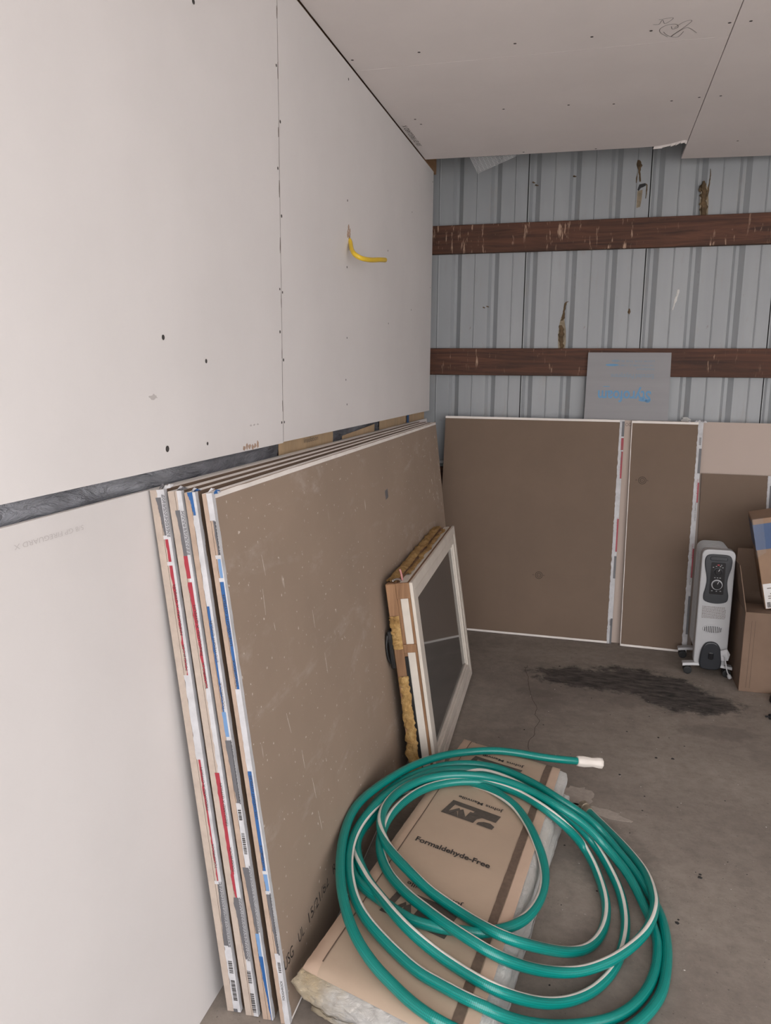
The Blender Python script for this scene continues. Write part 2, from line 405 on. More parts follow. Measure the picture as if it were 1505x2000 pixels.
wavy('vapor_barrier', -0.4, 2.135, 1.19, 1.30, -0.020, 0.007, 'film', 1.3, ny=220, nzn=14)
wavy('vapor_barrier', 2.56, 3.34, 1.02, 1.42, -0.026, 0.003, 'film', 4.1)
wavy('insulation_facing', 2.135, 2.635, 1.02, 1.42, -0.020, 0.005, 'kraft_facing', 2.2)
wavy('insulation_facing', 2.74, 3.185, 1.02, 1.232, -0.018, 0.003, 'kraft_facing', 5.2, top=1.214)
wavy('insulation_facing', 3.265, 4.20, 1.02, 1.42, -0.020, 0.004, 'kraft_facing', 3.2)
box('tape_strip', -0.0155, -0.0145, 3.77, 3.81, 1.1, 1.35, 'tape_blue', wl)
text('printed_text', 'insulation', plane_map((-0.0135, 2.335, 1.222), (0, 1, 0), (0, 0, 1)), 0.13, 0.016, 'ink_soft', wl)

def panel(name, y0, y1, z0, z1, mat, x0=-0.0125, x1=0.0, parent=None):
    v, f = box_v(x0, x1, y0, y1, z0, z1); return obj(name, v, f, mat, parent)
u0 = panel('drywall_panel', DOOR_Y, -0.312, 1.24, 2.495, 'drywall', parent=wl)
u1 = panel('drywall_panel', -0.309, 2.1268, 1.24, 2.495, 'drywall', parent=wl)
u2 = panel('drywall_panel', 2.1278, 4.236, 1.243, 2.495, 'drywall', parent=wl)
# screw heads sunk in a dark dimple
def screw_mesh(axis):
    ang = [2 * math.pi * k / 10 for k in range(10)]
    v = []
    for r, h in ((0.0048, 0.0005), (0.0040, 0.0006), (0.0024, 0.0002)):
        v += [(r * math.cos(a), r * math.sin(a), h) for a in ang]
    f = [(r * 10 + k, r * 10 + (k + 1) % 10, r * 10 + 10 + (k + 1) % 10, r * 10 + 10 + k) for r in range(2) for k in range(10)] + [tuple(range(20, 30))]
    if axis == 'x': v = [(c, a, b) for a, b, c in v]
    else: v = [(a, -b, -c) for a, b, c in v]
    me = bpy.data.meshes.new('screw'); me.from_pydata(v, [], f); me.materials.append(M['hole']); me.update(); return me
SX, SZ = screw_mesh('x'), screw_mesh('z')
def screw(me, p, parent, s=1.0):
    o = bpy.data.objects.new('screw', me); COL.objects.link(o); o.parent = parent; o.location = Vector(p) - wloc(parent); o.scale = (s, s, s)
for y, z, s in ((1.66, 2.234, 1.3), (1.481, 1.517, 1.2), (1.666, 1.471, 1.1), (1.479, 1.282, 1.5), (1.66, 1.278, 0.9), (2.116, 2.267, .9), (2.116, 2.004, .9), (2.117, 1.68, .8), (2.114, 1.561, 1.), (2.117, 1.301, .9)):
    screw(SX, (0, y, z), u1, s)
for y, z, s in ((2.138, 2.131, 1), (2.138, 1.882, 1), (2.137, 1.673, .8), (2.137, 1.482, 1), (2.137, 1.301, .8), (2.759, 2.449, 1), (2.748, 2.048, .9), (3.311, 1.96, .8), (2.742, 1.572, .8), (3.33, 1.659, .8), (2.729, 1.421, .8), (2.742, 1.82, .9), (2.742, 1.331, .8), (3.75, 2.2, .8), (3.76, 1.75, .8), (4.215, 2.44, .9), (4.20, 1.9, .8)):
    screw(SX, (0, y, z), u2, s)
# scuffs and torn paper on the panels
blob('scuff', (0, 1.435, 1.394), (0, 1, 0), (0, 0, 1), ragged(0.014, 0.005, 12, .5, 3), 'ink_faint', u1, .0003)
for k in range(6): blob('scuff', (0, 1.86 + k * .017, 1.2475 + 0.002 * (k % 3)), (0, 1, 0), (0, 0, 1), ragged(0.007, 0.006 + .003 * (k % 2), 9, .5, 20 + k), 'scuff_brown', u1, .0003)
for k in range(3): blob('scuff', (0, 1.905 + k * .022, 1.306), (0, 1, 0), (0, 0, 1), ragged(0.006, 0.0025, 8, .5, 40 + k), 'ink_faint', u1, .0003)
text('printed_text', '5/8 GP FIREGUARD X', plane_map((0, 1.905, 1.285), (0, -1, 0), (0, 0, -1), -0.0004), 0.11, 0.008, 'ink_faint', u1)
# chipped paper beside the vertical joint
for k in range(8):
    z = 1.35 + k * 0.15; blob('scuff', (0, 2.1265 + random.uniform(-.002, .002), z), (0, 1, 0), (0, 0, 1), ragged(0.0014, 0.012 + .012 * random.random(), 9, .5, 60 + k), 'ink_soft', u1, .0006)

# crushed paper along the butt joint reads as a thin wavering dark line
MBj = MB(); jp = [(2.1273 + .0016 * nz((0, z_ * 9, 2), 1.0) + .0008 * nz((0, z_ * 40, 2), 1.0), z_) for z_ in [1.245 + 1.248 * k / 90 for k in range(91)]]
for (ya, za), (yb, zb) in zip(jp[:-1], jp[1:]):
    w0, w1 = (.0011 + .0007 * nz((0, q * 23, 6), 1.0) for q in (za, zb)); MBj.add([(.0006, ya - w0, za), (.0006, ya + w0, za), (.0006, yb + w1, zb), (.0006, yb - w1, zb)], [(0, 1, 2, 3)])
MBj.build('joint_line', 'ink_soft', u1)

# ceiling: panels with screws, a torn corner, pencil scribble
ceil = tag(box('ceiling', -0.13, ROOM_X1, DOOR_Y, 3.95, CEIL + 0.045, CEIL + 0.06, 'backing'), kind='structure')
def ceil_panel(loop, mat='drywall_warm'):
    v, f = prism(loop, lambda a, b, d: (a, b, d), CEIL, CEIL + 0.0127); return obj('drywall_panel', v, f, mat, ceil)
tear = [(1.2315, 3.985), (1.222, 3.968), (1.205, 3.975), (1.185, 3.995), (1.165, 4.010), (1.13, 4.030), (1.09, 4.042)]
c1 = ceil_panel([(0.001, 2.84 - 1.22 * 0, ), (1.2315, 2.84)] + tear + [(1.02, 4.046), (0.5, 4.034), (0.001, 4.021)])
c2 = ceil_panel([(0.001, 0.40), (1.2315, 0.40), (1.2315, 2.8385), (0.001, 2.8385)])
c2b = ceil_panel([(0.001, DOOR_Y), (1.2315, DOOR_Y), (1.2315, 0.3985), (0.001, 0.3985)])
c3 = ceil_panel([(1.2345, 1.86), (2.45, 1.86), (2.45, 4.385), (1.65, 4.329), (1.2345, 4.289)])
c3b = ceil_panel([(1.2345, DOOR_Y), (2.45, DOOR_Y), (2.45, 1.8585), (1.2345, 1.8585)])
for k in range(3):
    xa = 2.453 + k * 1.22; xb = min(xa + 1.2175, ROOM_X1)
    ceil_panel([(xa, 1.86), (xb, 1.86), (xb, 4.37), (xa, 4.37)]); ceil_panel([(xa, DOOR_Y), (xb, DOOR_Y), (xb, 1.8585), (xa, 1.8585)])
for x, y in ((.256, 2.731), (.573, 2.737), (.814, 2.744), (.992, 2.742), (1.218, 2.74), (.02, 2.741)): screw(SZ, (x, y, CEIL), c2, 1.1)
for x, y in ((.466, 3.359), (.722, 3.37), (.895, 3.399), (1.112, 3.415), (1.211, 3.398), (.09, 3.40), (.49, 3.997), (.827, 4.018), (.10, 3.47)): screw(SZ, (x, y, CEIL), c1, 1.1)
for x, y in ((1.278, 2.743), (1.288, 3.4), (1.451, 4.034), (1.56, 3.4), (1.70, 2.75)): screw(SZ, (x, y, CEIL), c3, 1.1)
def ribbon(name, pts, w, mat, parent, up=(0, 0, -1), closed=False):
    mb = MB()
    for a, b in zip(pts[:-1], pts[1:]):
        a, b = Vector(a), Vector(b); d = (b - a); s = d.cross(Vector(up)).normalized() * w / 2; e = d.normalized() * w * .3
        mb.add([a - s - e, b - s + e, b + s + e, a + s - e], [(0, 1, 2, 3)])
    return mb.build(name, mat, parent)
scrib = [[(1.010, 2.668), (1.050, 2.665), (1.030, 2.70), (1.020, 2.672), (1.012, 2.70), (.996, 2.698)],
         [(1.045, 2.80), (1.022, 2.765), (1.018, 2.735), (1.036, 2.712), (1.062, 2.712), (1.070, 2.735), (1.055, 2.745), (1.05, 2.725)],
         [(1.060, 2.735), (1.085, 2.700), (1.105, 2.695), (1.098, 2.722), (1.055, 2.80), (1.095, 2.745), (1.13, 2.79)],
         [(1.03, 2.76), (1.045, 2.79), (1.075, 2.81), (1.09, 2.77)]]
for s in scrib: ribbon('pencil_scribble', [(x, y, CEIL - 0.0005) for x, y in catmull(s, 6)], 0.0022, 'pencil', c2)
text('printed_text', '5/8 GP FIREGUARD X', plane_map((0.035, 3.78, CEIL - 0.0006), (0, -1, 0), (-1, 0, 0), 0), 0.31, 0.022, 'ink', c1)
# torn paper lip at the broken panel corner
mb = MB()
for (ax, ay), (bx, by) in zip(tear[:-1], tear[1:]):
    mb.add([(ax, ay, CEIL), (bx, by, CEIL), (bx - .003, by + .016, CEIL - .006 - .005 * random.random()), (ax - .003, ay + .014, CEIL - .005 - .006 * random.random())], [(0, 1, 2, 3)])
mb.build('torn_edge', 'drywall_warm', c1)

# back wall: ribbed steel sheets, girts, stains
wb = tag(box('wall_back', -0.2, ROOM_X1, 4.56, 4.6, 0, 3.25, 'backing'), kind='structure')  # dark sheet added behind the steel to stop sky light leaking through seams
PW = 0.6309
def steel_profile():
    P = [(0.0015, 0.0)]
    for g in range(3):
        c = 0.037 + g * PW / 3
        P += [(c - .030, 0), (c - .014, .022), (c + .002, .022), (c + .028, 0)]
        m = c + 0.5 * PW / 3
        P += [(m - .005, 0), (m, -.0035), (m + .005, 0)]
    P = [q for q in P if q[0] < PW - .004] + [(PW - .0035, 0.0)]
    return P
prof = steel_profile(); v = []; f = []
for a, b in prof: v += [(a, b, 0.0), (a, b, 3.24)]
for i in range(len(prof) - 1): f.append((2 * i, 2 * i + 2, 2 * i + 3, 2 * i + 1))
steel0 = None
for k in range(-1, 8):
    x = 0.4777 + (k - 1) * PW + 0
    if steel0 is None:
        steel0 = obj('metal_panel', [(x + a, WALL_Y + b, c) for a, b, c in v], f, 'metal', wb, origin=None)
        for q in steel0.data.vertices: q.co.x -= x; q.co.y -= WALL_Y
        steel0.location = (x, WALL_Y, 0)
    else: clone(steel0, (x, WALL_Y, 0), wb)
for z0, z1, tilt in ((2.107, 2.259, .004), (1.439, 1.589, 0), (0.745, 0.905, 0), (0.06, 0.21, 0)):
    v, f = hexa([(-0.19, GIRT_Y, z0), (ROOM_X1, GIRT_Y, z0 + tilt), (ROOM_X1, GIRT_Y + .037, z0 + tilt), (-.19, GIRT_Y + .037, z0), (-0.19, GIRT_Y, z1), (ROOM_X1, GIRT_Y, z1 + tilt), (ROOM_X1, GIRT_Y + .037, z1 + tilt), (-.19, GIRT_Y + .037, z1)])
    bevel(obj('girt', v, f, 'girt', wb), 0.004, 2)
box('conduit', -0.19, 0.3, 4.44, 4.462, 0.925, 0.945, 'tape_white', wb, .004)
M['rust'] = simple('rust_brown', (0.105, 0.068, 0.035, 1), 0.9, 0.5, 40, 0.6)
M['rust_tan'] = simple('foam_stain_tan', (0.25, 0.205, 0.145, 1), 0.9, 0.3, 30)
def lump(name, pts, mat, w, depth=0.008):
    """ragged vertical smear of old foam stuck to the steel; pts (x, z, halfwidth)"""
    P = catmull(pts, 6); v = []; f = []
    for i, (x, z, h) in enumerate(P):
        a = 1.35 * h * (1 + .7 * nz((x * 3, z * 70, 2), 1.0)); b = 1.35 * h * (1 + .7 * nz((x * 3, z * 64, 9), 1.0)); d = depth * (0.6 + .5 * abs(nz((x, z * 60, 4), 1.0)))
        v += [(x - a, WALL_Y + .004, z), (x - a * .5, WALL_Y - d, z), (x + b * .5, WALL_Y - d, z), (x + b, WALL_Y + .004, z)]
    for i in range(len(P) - 1):
        for k in range(3): f.append((4 * i + k, 4 * i + k + 1, 4 * i + k + 5, 4 * i + k + 4))
    return obj(name, v, f, mat, wb)
def flatpatch(loop, mat): 
    n = len(loop); return obj('stain', [(x, WALL_Y - .0012, z) for x, z in loop], [tuple(range(n))], mat, wb)
lump('foam_smear', [(1.040, 2.552, .007), (1.045, 2.53, .012), (1.047, 2.505, .006), (1.052, 2.47, .004), (1.056, 2.445, .005)], 'rust', 0)
lump('foam_smear', [(1.047, 2.52, .002), (1.038, 2.47, .004), (1.036, 2.44, .002)], 'rust', 0, .004)
flatpatch([(1.043, 2.405), (1.052, 2.432), (1.070, 2.435), (1.082, 2.437), (1.085, 2.425), (1.072, 2.418), (1.06, 2.414), (1.05, 2.4)], 'backing')
lump('foam_smear', [(1.083, 2.434, .003), (1.090, 2.425, .0035), (1.0895, 2.39, .003), (1.088, 2.36, .0015)], 'rust', 0, .005)
flatpatch([(1.045, 2.40), (1.07, 2.405), (1.068, 2.36), (1.063, 2.32), (1.045, 2.315), (1.036, 2.35)], 'rust_tan')
lump('foam_smear', [(1.368, 2.432, .005), (1.368, 2.40, .013), (1.372, 2.37, .012), (1.374, 2.33, .013), (1.378, 2.30, .014), (1.380, 2.262, .011)], 'rust', 0, .012)
lump('foam_smear', [(1.365, 2.41, .003), (1.353, 2.395, .005), (1.352, 2.38, .003)], 'rust', 0, .006)
lump('foam_smear', [(1.3945, 2.49, .0012), (1.397, 2.47, .002), (1.395, 2.42, .003), (1.390, 2.37, .004), (1.386, 2.34, .003)], 'rust', 0, .005)
lump('foam_smear', [(0.716, 1.842, .004), (0.704, 1.832, .005), (0.698, 1.80, .004), (0.694, 1.765, .006), (0.690, 1.74, .009)], 'rust', 0, .007)
lump('foam_smear', [(0.683, 1.715, .008), (0.690, 1.68, .013), (0.688, 1.64, .012), (0.696, 1.60, .010), (0.69, 1.59, .008)], 'rust', 0, .010)
flatpatch([(.676, 1.72), (.684, 1.76), (.70, 1.75), (.712, 1.69), (.716, 1.62), (.712, 1.59), (.676, 1.59), (.671, 1.65)], 'rust_tan')
flatpatch([(1.358, 2.40), (1.372, 2.43), (1.388, 2.40), (1.398, 2.34), (1.40, 2.262), (1.362, 2.262), (1.356, 2.33)], 'rust_tan')
lump('foam_smear', [(1.041, 1.80, .003), (1.041, 1.785, .007), (1.042, 1.77, .002)], 'rust', 0, .006)
M['scrape'] = simple('pale_scrape', (0.62, 0.61, 0.59, 1), 0.8, 0.15, 60)
lump('scrape', [(1.285, 1.895, .005), (1.278, 1.86, .008), (1.268, 1.82, .005), (1.262, 1.79, .002)], 'scrape', 0, .002)
lump('scrape', [(1.37, 1.225, .012), (1.38, 1.21, .02), (1.37, 1.19, .01)], 'scrape', 0, .002)
for x, z in ((0.505, 2.47), (0.52, 2.455), (0.72, 2.49), (0.255, 1.815), (0.275, 1.82)): lump('dent', [(x - .004, z + .004, .003), (x, z, .006), (x + .004, z - .004, .002)], 'rust', 0, .004)

# floor: hairline crack, plaster smear, grit
crack = [(.634, 3.744), (.628, 3.68), (.648, 3.60), (.655, 3.52), (.672, 3.42), (.690, 3.33), (.715, 3.25), (.712, 3.18), (.735, 3.12), (.722, 3.05), (.722, 2.98), (.705, 2.92), (.712, 2.85)]
cp = [(x + .004 * nz((x * 20, y * 20, 0), 3), y, 0.0006) for x, y in catmull(crack, 5)]
ribbon('floor_crack', cp, 0.0022, 'ink_brown', floor, (0, 0, 1))
blob('plaster_smear', (0.90, 2.565, 0), (1, 0, 0), (0, 1, 0), ragged(0.055, 0.06, 22, .25, 5), 'plaster', floor)
blob('plaster_smear', (0.985, 2.475, 0), (1, -.28, 0), (.28, 1, 0), ragged(0.085, 0.022, 22, .35, 6), 'plaster', floor)
rnd = random.Random(3); mb = MB()
spots = [(1.176, 1.98, .007), (1.18, 1.995, .004), (.505, 2.845, .007), (1.05, 2.75, .006), (1.26, 2.20, .008), (1.262, 2.215, .005), (1.215, 1.53, .008), (1.13, 2.62, .004), (1.25, 2.93, .008), (1.19, 2.92, .007), (1.21, 3.10, .006), (1.09, 3.12, .005), (.79, 3.78, .006), (.86, 3.80, .004), (.68, 3.02, .005)]
spots += [(rnd.uniform(.55, 1.9), rnd.uniform(1.5, 4.0), rnd.uniform(.0015, .004)) for _ in range(70)]
wht = [(rnd.uniform(.55, 1.9), rnd.uniform(1.5, 4.0), rnd.uniform(.001, .003)) for _ in range(60)]
for L, mi in ((spots, 0), (wht, 1)):
    for x, y, r in L:
        v = [(x + r * rnd.uniform(.6, 1.2) * math.cos(a), y + r * rnd.uniform(.6, 1.2) * math.sin(a), 0.0002) for a in (0, 1.25, 2.5, 3.8, 5.0)] + [(x, y, r * .55)]
        mb.add(v, [(k, (k + 1) % 5, 5) for k in range(5)], mi)
tag(mb.build('floor_grit', ['debris', 'debris_white']), 'fine dark and pale grit scattered over the concrete floor', 'grit', kind='stuff')

# ------------------------------------------------------------------ drywall boards
def lean_board(name, y0, y1, xb0, xt0, xb1, xt1, off, t, Ls, mats, parent, zlift=0.0):
    """board standing on its long edge, leaning towards -x; off = distance of its back face from the reference plane"""
    c = []
    for (y, xb, xt) in ((y0, xb0, xt0), (y1, xb1, xt1)):
        th = math.asin((xb - xt) / Ls); d = Vector((-math.sin(th), 0, math.cos(th))); n = Vector((math.cos(th), 0, math.sin(th)))
        b = Vector((xb, y, zlift)) + n * off
        c.append((b, b + n * t, b + n * t + d * Ls, b + d * Ls))
    (a0, a1, a2, a3), (b0, b1, b2, b3) = c
    v = [a0, a1, b1, b0, a3, a2, b2, b3]
    f = [(3, 2, 1, 0), (4, 5, 6, 7), (0, 1, 5, 4), (1, 2, 6, 5), (2, 3, 7, 6), (3, 0, 4, 7)]
    # bottom, top, near end, front, far end, back
    return obj(name, v, f, mats, parent, [1, 1, 2, 0, 2, 3 if len(mats) > 3 else 0])
LS = 1.212; YN, YF = 1.394, 3.825
def end_map(xb, xt):
    th = math.asin((xb - xt) / LS); d = Vector((-math.sin(th), 0, math.cos(th))); n = Vector((math.cos(th), 0, math.sin(th)))
    return (lambda w, s, lift=0.0: Vector((xb, YN - lift, 0)) + n * w + d * s), d, n
def bundle(label, xb, xt, xbf, xtf, T, front, segs, core, seed, words, plain=None, dy=0.0):
    root = thing('drywall_bundle', label, 'drywall', (xb, YN, 0), 'drywall bundles leaning on the left wall')
    lean_board('drywall_board', YN, YF + dy, xb, xt, xbf, xtf, 0.0, T * .5 - .0004, LS, ['kraft', 'edge_white', core], root)
    bd = lean_board('drywall_board', YN, YF + dy, xb, xt, xbf, xtf, T * .5 + .0004, T * .5 - .0004, LS, [front, 'edge_white', core], root)
    E, d, n = end_map(xb, xt); rr = random.Random(seed)
    # torn paper tape along the near end: white ground, then coloured print beside the ragged tear
    rows = int(LS / 0.008); mb = MB(); mats = ['tape_white', 'tape_grey', 'tape_red', 'tape_blue', 'tape_lightblue']
    names = {'w': 0, 'g': 1, 'r': 2, 'b': 3, 'l': 4}
    def st(z):
        for hi, lo, c, a0, a1, b0, b1 in segs:
            if lo <= z <= hi:
                k = (hi - z) / max(hi - lo, 1e-6); return c, a0 + (a1 - a0) * k, b0 + (b1 - b0) * k
        return ('w',) + (plain if plain else (.62, .62))
    prev = None
    def rag(s): return 0.07 * noise.noise(Vector((s * 45, seed, 0))) + .05 * noise.noise(Vector((s * 140, seed, 3)))
    for i in range(rows):
        s0, s1 = i * LS / rows, (i + 1) * LS / rows; zc = (s0 + s1) / 2 * d.z
        c, a, b = st(zc)
        q0, q1 = a + rag(s0), a + rag(s1); e0, e1 = max(b, q0 + .02), max(b, q1 + .02)
        if c != 'w': mb.add([E(q0 * T, s0, .0007), E(e0 * T, s0, .0007), E(e1 * T, s1, .0007), E(q1 * T, s1, .0007)], [(0, 1, 2, 3)], names[c])
        else: e0, e1 = q0, q1
        mb.add([E(e0 * T, s0, .0006), E(T + .0006, s0, .0006), E(T + .0006, s1, .0006), E(e1 * T, s1, .0006)], [(0, 1, 2, 3)], 0)
        wd = .011 + .0025 * noise.noise(Vector((s0 * 30, seed, 7)))
        p0, p1 = E(T + .0006, s0, 0), E(T + .0006, s1, 0); k = Vector((0, wd, 0))
        mb.add([p0, p0 + k, p1 + k, p1], [(0, 1, 2, 3)], 0)
    tape = mb.build('end_tape', mats, root)
    # printed words and bar codes on the tape, reading up the edge
    fm = lambda u, v: E(T * .86 - v, u, .0012)
    for w_, z, ln in words:
        if w_ == '|':
            m2 = MB()
            k = 0.0
            while k < ln:
                h = rr.choice((.0012, .002, .003)); m2.add([E(T * .62, z + k, .0012), E(T * .92, z + k, .0012), E(T * .92, z + k + h, .0012), E(T * .62, z + k + h, .0012)], [(0, 1, 2, 3)]); k += h + rr.choice((.0012, .002))
            m2.build('bar_code', 'ink', tape)
        else: text('printed_text', w_, fm, ln, .0058, 'ink', tape, u0=z, v0=0)
    # rows of fine print beside the grey bands
    m3 = MB()
    for hi, lo, c, a0, a1, b0, b1 in segs:
        if c != 'g' or lo < 0: continue
        for col in (.80, .88, .955):
            z = lo / d.z
            while z < hi / d.z:
                h = rr.uniform(.003, .008); w0 = max(col, b0 + .01); m3.add([E(w0 * T, z, .0012), E((w0 + .05) * T, z, .0012), E((w0 + .05) * T, z + h, .0012), E(w0 * T, z + h, .0012)], [(0, 1, 2, 3)]); z += h + .0016
    if m3.v: tag(m3.build('fine_print', 'tape_grey', tape), kind='stuff')
    # curl of torn tape at the top corner
    mb = MB(); p = E(T * .75, LS, 0); R = rr
    for k in range(4):
        a = p + Vector((R.uniform(-.008, .006), R.uniform(-.002, .01), R.uniform(-.004, .002))); u = Vector((R.uniform(.006, .014), R.uniform(-.004, .006), R.uniform(0, .007))); w_ = Vector((R.uniform(-.003, .003), R.uniform(.006, .014), R.uniform(-.002, .006)))
        m_ = a + u * .5 + w_ * .5 + Vector((0, 0, .006)); mb.add([a, a + u, a + u + w_, a + w_, m_], [(0, 1, 4), (1, 2, 4), (2, 3, 4), (3, 0, 4)], k % 2)
    mb.build('tape_curl', ['tape_white', 'tape_grey'] if 'blue' not in label else ['tape_white', 'tape_blue'], root)
    return root, bd, E
# (z top, z bottom, colour, tear position at top and bottom, right limit of colour at top and bottom) as shares of the thickness
S1 = [(1.19, 1.105, 'g', .35, .62, .72, .74), (1.099, 1.05, 'r', .60, .62, .80, .82), (1.042, .809, 'r', .62, .74, .84, .80), (.611, .325, 'r', .62, .72, .78, .80), (.319, .165, 'g', .70, .50, .80, .84), (.004, -.1, 'g', .5, .5, .8, .8)]
S2 = [(1.16, 1.07, 'g', .40, .52, .72, .78), (1.066, 1.021, 'r', .48, .50, .78, .80), (1.013, .78, 'r', .50, .72, .82, .84), (.588, .353, 'r', .42, .52, .76, .76), (.347, .297, 'r', .46, .56, .72, .72), (.291, .14, 'g', .40, .66, .80, .80)]
S3 = [(1.20, 1.153, 'b', .30, .62, .75, .80), (.964, .734, 'b', .52, .60, .78, .72), (.734, .676, 'l', .45, .50, .85, .85), (.668, .524, 'g', .36, .62, .90, .92), (.373, .219, 'g', .22, .60, .80, .85), (.212, .162, 'l', .50, .56, .88, .85), (.160, .0, 'b', .50, .84, .92, .90)]
S4 = [(1.144, 1.075, 'g', .72, .76, .90, .92), (1.070, 1.027, 'l', .62, .62, .92, .92), (1.020, .79, 'b', .52, .62, .90, .90), (.607, .375, 'b', .46, .55, .86, .84), (.368, .326, 'l', .50, .56, .90, .90), (.320, .172, 'g', .50, .72, .88, .90)]
fg = 'FIREGUARD X GYPSUM'; lw = 'LITE-WEIGHT GYPSUM'; tr = 'TOUGHROCK'
bundle('taped drywall bundle with red edge print, farthest back against the white wall', .146, .006, .150, .0035, .033, 'kraft', S1, 'gypsum', 11, [(fg, .90, .11), (tr, .82, .06), (fg, .50, .10), (tr, .36, .06), ('|', .10, .03), ('|', .03, .05)], (.50, .5))
bundle('taped drywall bundle with red edge print, second from the white wall', .192, .0475, .184, .0385, .031, 'kraft', S2, 'gypsum', 23, [(fg, .86, .11), (tr, .785, .06), (fg, .47, .10), (tr, .36, .06), ('|', .085, .03), ('|', .01, .05)], (.66, .66))
bundle('taped drywall bundle with blue edge print, third from the white wall', .2345, .0855, .216, .0705, .0245, 'kraft', S3, 'gypsum_tan', 37, [(lw, .85, .09), (tr, .745, .06), ('|', .49, .025), ('|', .41, .05)], (.52, .52), -.02)
b4, b4board, E4 = bundle('outermost taped drywall bundle with blue edge print and wide brown scuffed face', .278, .125, .241, .0965, .0225, 'kraft_front', S4, 'gypsum_tan', 41, [(lw, .89, .11), (tr, .80, .06), (lw, .50, .10), (tr, .385, .055), ('|', .13, .025), (tr, .06, .05)], (.45, .45), .005)
# scratches, a sticker and stencilled codes on the outer brown face
def face4(y, z):
    k = (y - YN) / (YF - YN); xb = .278 + (.241 - .278) * k; xt = .125 + (.0965 - .125) * k
    th = math.asin((xb - xt) / LS); return Vector((xb - (xb - xt) * z / (LS * math.cos(th)) + .0225 / math.cos(th) + .0009, y, z))
M['scratch'] = simple('chalk_scratch', (0.66, 0.60, 0.54, 1), 0.85, 0.1, 80)
for y, z, dz, dy in ((1.585, 1.01, .05, .006), (1.565, .93, .06, -.002), (1.60, .86, .02, .004), (1.60, .62, .055, .012), (1.66, .50, .05, .004), (1.70, .40, .06, .010), (1.71, .30, .07, .012), (1.735, .235, .055, .01), (1.85, .80, .05, .004), (1.90, .66, .06, .004), (1.93, .50, .06, .006), (2.0, .70, .04, .003), (2.2, .62, .03, .004), (3.66, .95, .08, -.004), (3.70, .85, .07, .004), (3.60, 1.05, .06, .002), (2.85, .95, .02, .02)):
    p = [face4(y + dy * k / 4 + .001 * nz((y, k, z), 9), z + dz / 2 - dz * k / 4) for k in range(5)]
    mb = MB()
    for k in range(4):
        w = .0012 * (1 - abs(k - 1.5) / 3); q = Vector((0, w, 0)); mb.add([p[k] - q, p[k] + q, p[k + 1] + q * .8, p[k + 1] - q * .8], [(0, 1, 2, 3)])
    mb.build('scratch', 'scratch', b4board)
def edge_strip(o, G, x0, x1, s0, s1, n=60):
    v = []; f = []
    for i in range(n + 1):
        x = x0 + (x1 - x0) * i / n; j = .0012 * noise.noise(Vector((x * 40, s0 * 3, 1)))
        v += [G(x, s0), G(x, s1 + j)]
    for i in range(n): f.append((2 * i, 2 * i + 2, 2 * i + 3, 2 * i + 1))
    return obj('edge_paper', v, f, 'edge_white', o)
edge_strip(b4board, lambda y, z: face4(y, z) - Vector((.0003, 0, 0)), YN + .004, YF, 1.193, 1.2035)
edge_strip(b4board, lambda y, z: face4(y, z) - Vector((.0003, 0, 0)), YN + .004, YF, .0045, .011)
rs = random.Random(12)
for k in range(26):
    y = rs.uniform(3.45, 3.80); z = rs.uniform(.78, 1.17) ; p = face4(y, z); r = rs.uniform(.003, .009)
    lo = [(p + Vector((0, r * rs.uniform(.2, 1) * math.cos(a), r * 1.8 * rs.uniform(.3, 1) * math.sin(a)))) for a in (0, 1, 2, 3, 4, 5.2)]
    obj('scuff', [face4(q.y, q.z) for q in lo], [tuple(range(6))], 'scratch', b4board)
q = [face4(2.715, .985), face4(2.755, .988), face4(2.755, 1.022), face4(2.715, 1.018)]; obj('grey_sticker', q, [(0, 1, 2, 3)], 'tape_grey', b4board)
fm = lambda u, v: face4(1.40 + u, .125 + v)
for s, u, ln in (('USG', .005, .055), ('UL', .095, .035), ('15/21/82', .165, .15), ('RE 09', .355, .10)):
    text('stencil', s, fm, ln, .026, 'ink', b4board, u0=u)

# large sheet leaning behind the bundles
bs = lean_board('drywall_sheet', 0.56, 4.175, .0905, -.0125, .0905, -.0125, 0, .0125, 1.2065, ['drywall_low', 'edge_white', 'gypsum', 'kraft'], None)
tag(bs, 'long white drywall sheet propped along the left wall below the grey gap', 'drywall')
_th = math.asin(.103 / 1.2065)
def sheet_face(y, z): return Vector((.0905 + .0125 / math.cos(_th) - z * math.tan(_th) + .0005, y, z))
text('printed_text', '5/8 GP FIREGUARD X', lambda u, v: sheet_face(1.178 - u, 1.172 - v), .175, .0085, 'ink_faint', bs)

# ------------------------------------------------------------------ boards along the back wall
def back_board(name, x0, x1, yb, yt, t, Ls, mats, label=None, skew=0.0, cat='drywall', x0t=None, x1t=None):
    """front face foot at y = yb, front top at y = yt"""
    th = math.asin((yt - yb) / Ls); d = Vector((0, math.sin(th), math.cos(th))); n = Vector((0, -math.cos(th), math.sin(th)))
    v = []
    for (xa, xb_, s) in ((x0, x1, 0), (x0t if x0t is not None else x0, x1t if x1t is not None else x1, Ls)):
        f0 = Vector((0, yb, t * math.sin(th))) + d * s; k0 = f0 - n * t
        v += [f0 + Vector((xa, 0, 0)), f0 + Vector((xb_, skew, 0)), k0 + Vector((xb_, skew, 0)), k0 + Vector((xa, 0, 0))]
    f = [(3, 2, 1, 0), (4, 5, 6, 7), (0, 1, 5, 4), (1, 2, 6, 5), (2, 3, 7, 6), (3, 0, 4, 7)]
    o = obj(name, v, f, mats, None, [1, 1, 0, 2, 0, 2], origin=(x0, yb, 0)); tag(o, label, cat)
    F = lambda x, s, lift=.0008: Vector((x, yb, t * math.sin(th))) + d * s + n * lift + Vector((0, skew * (x - x0) / (x1 - x0), 0))
    return o, F
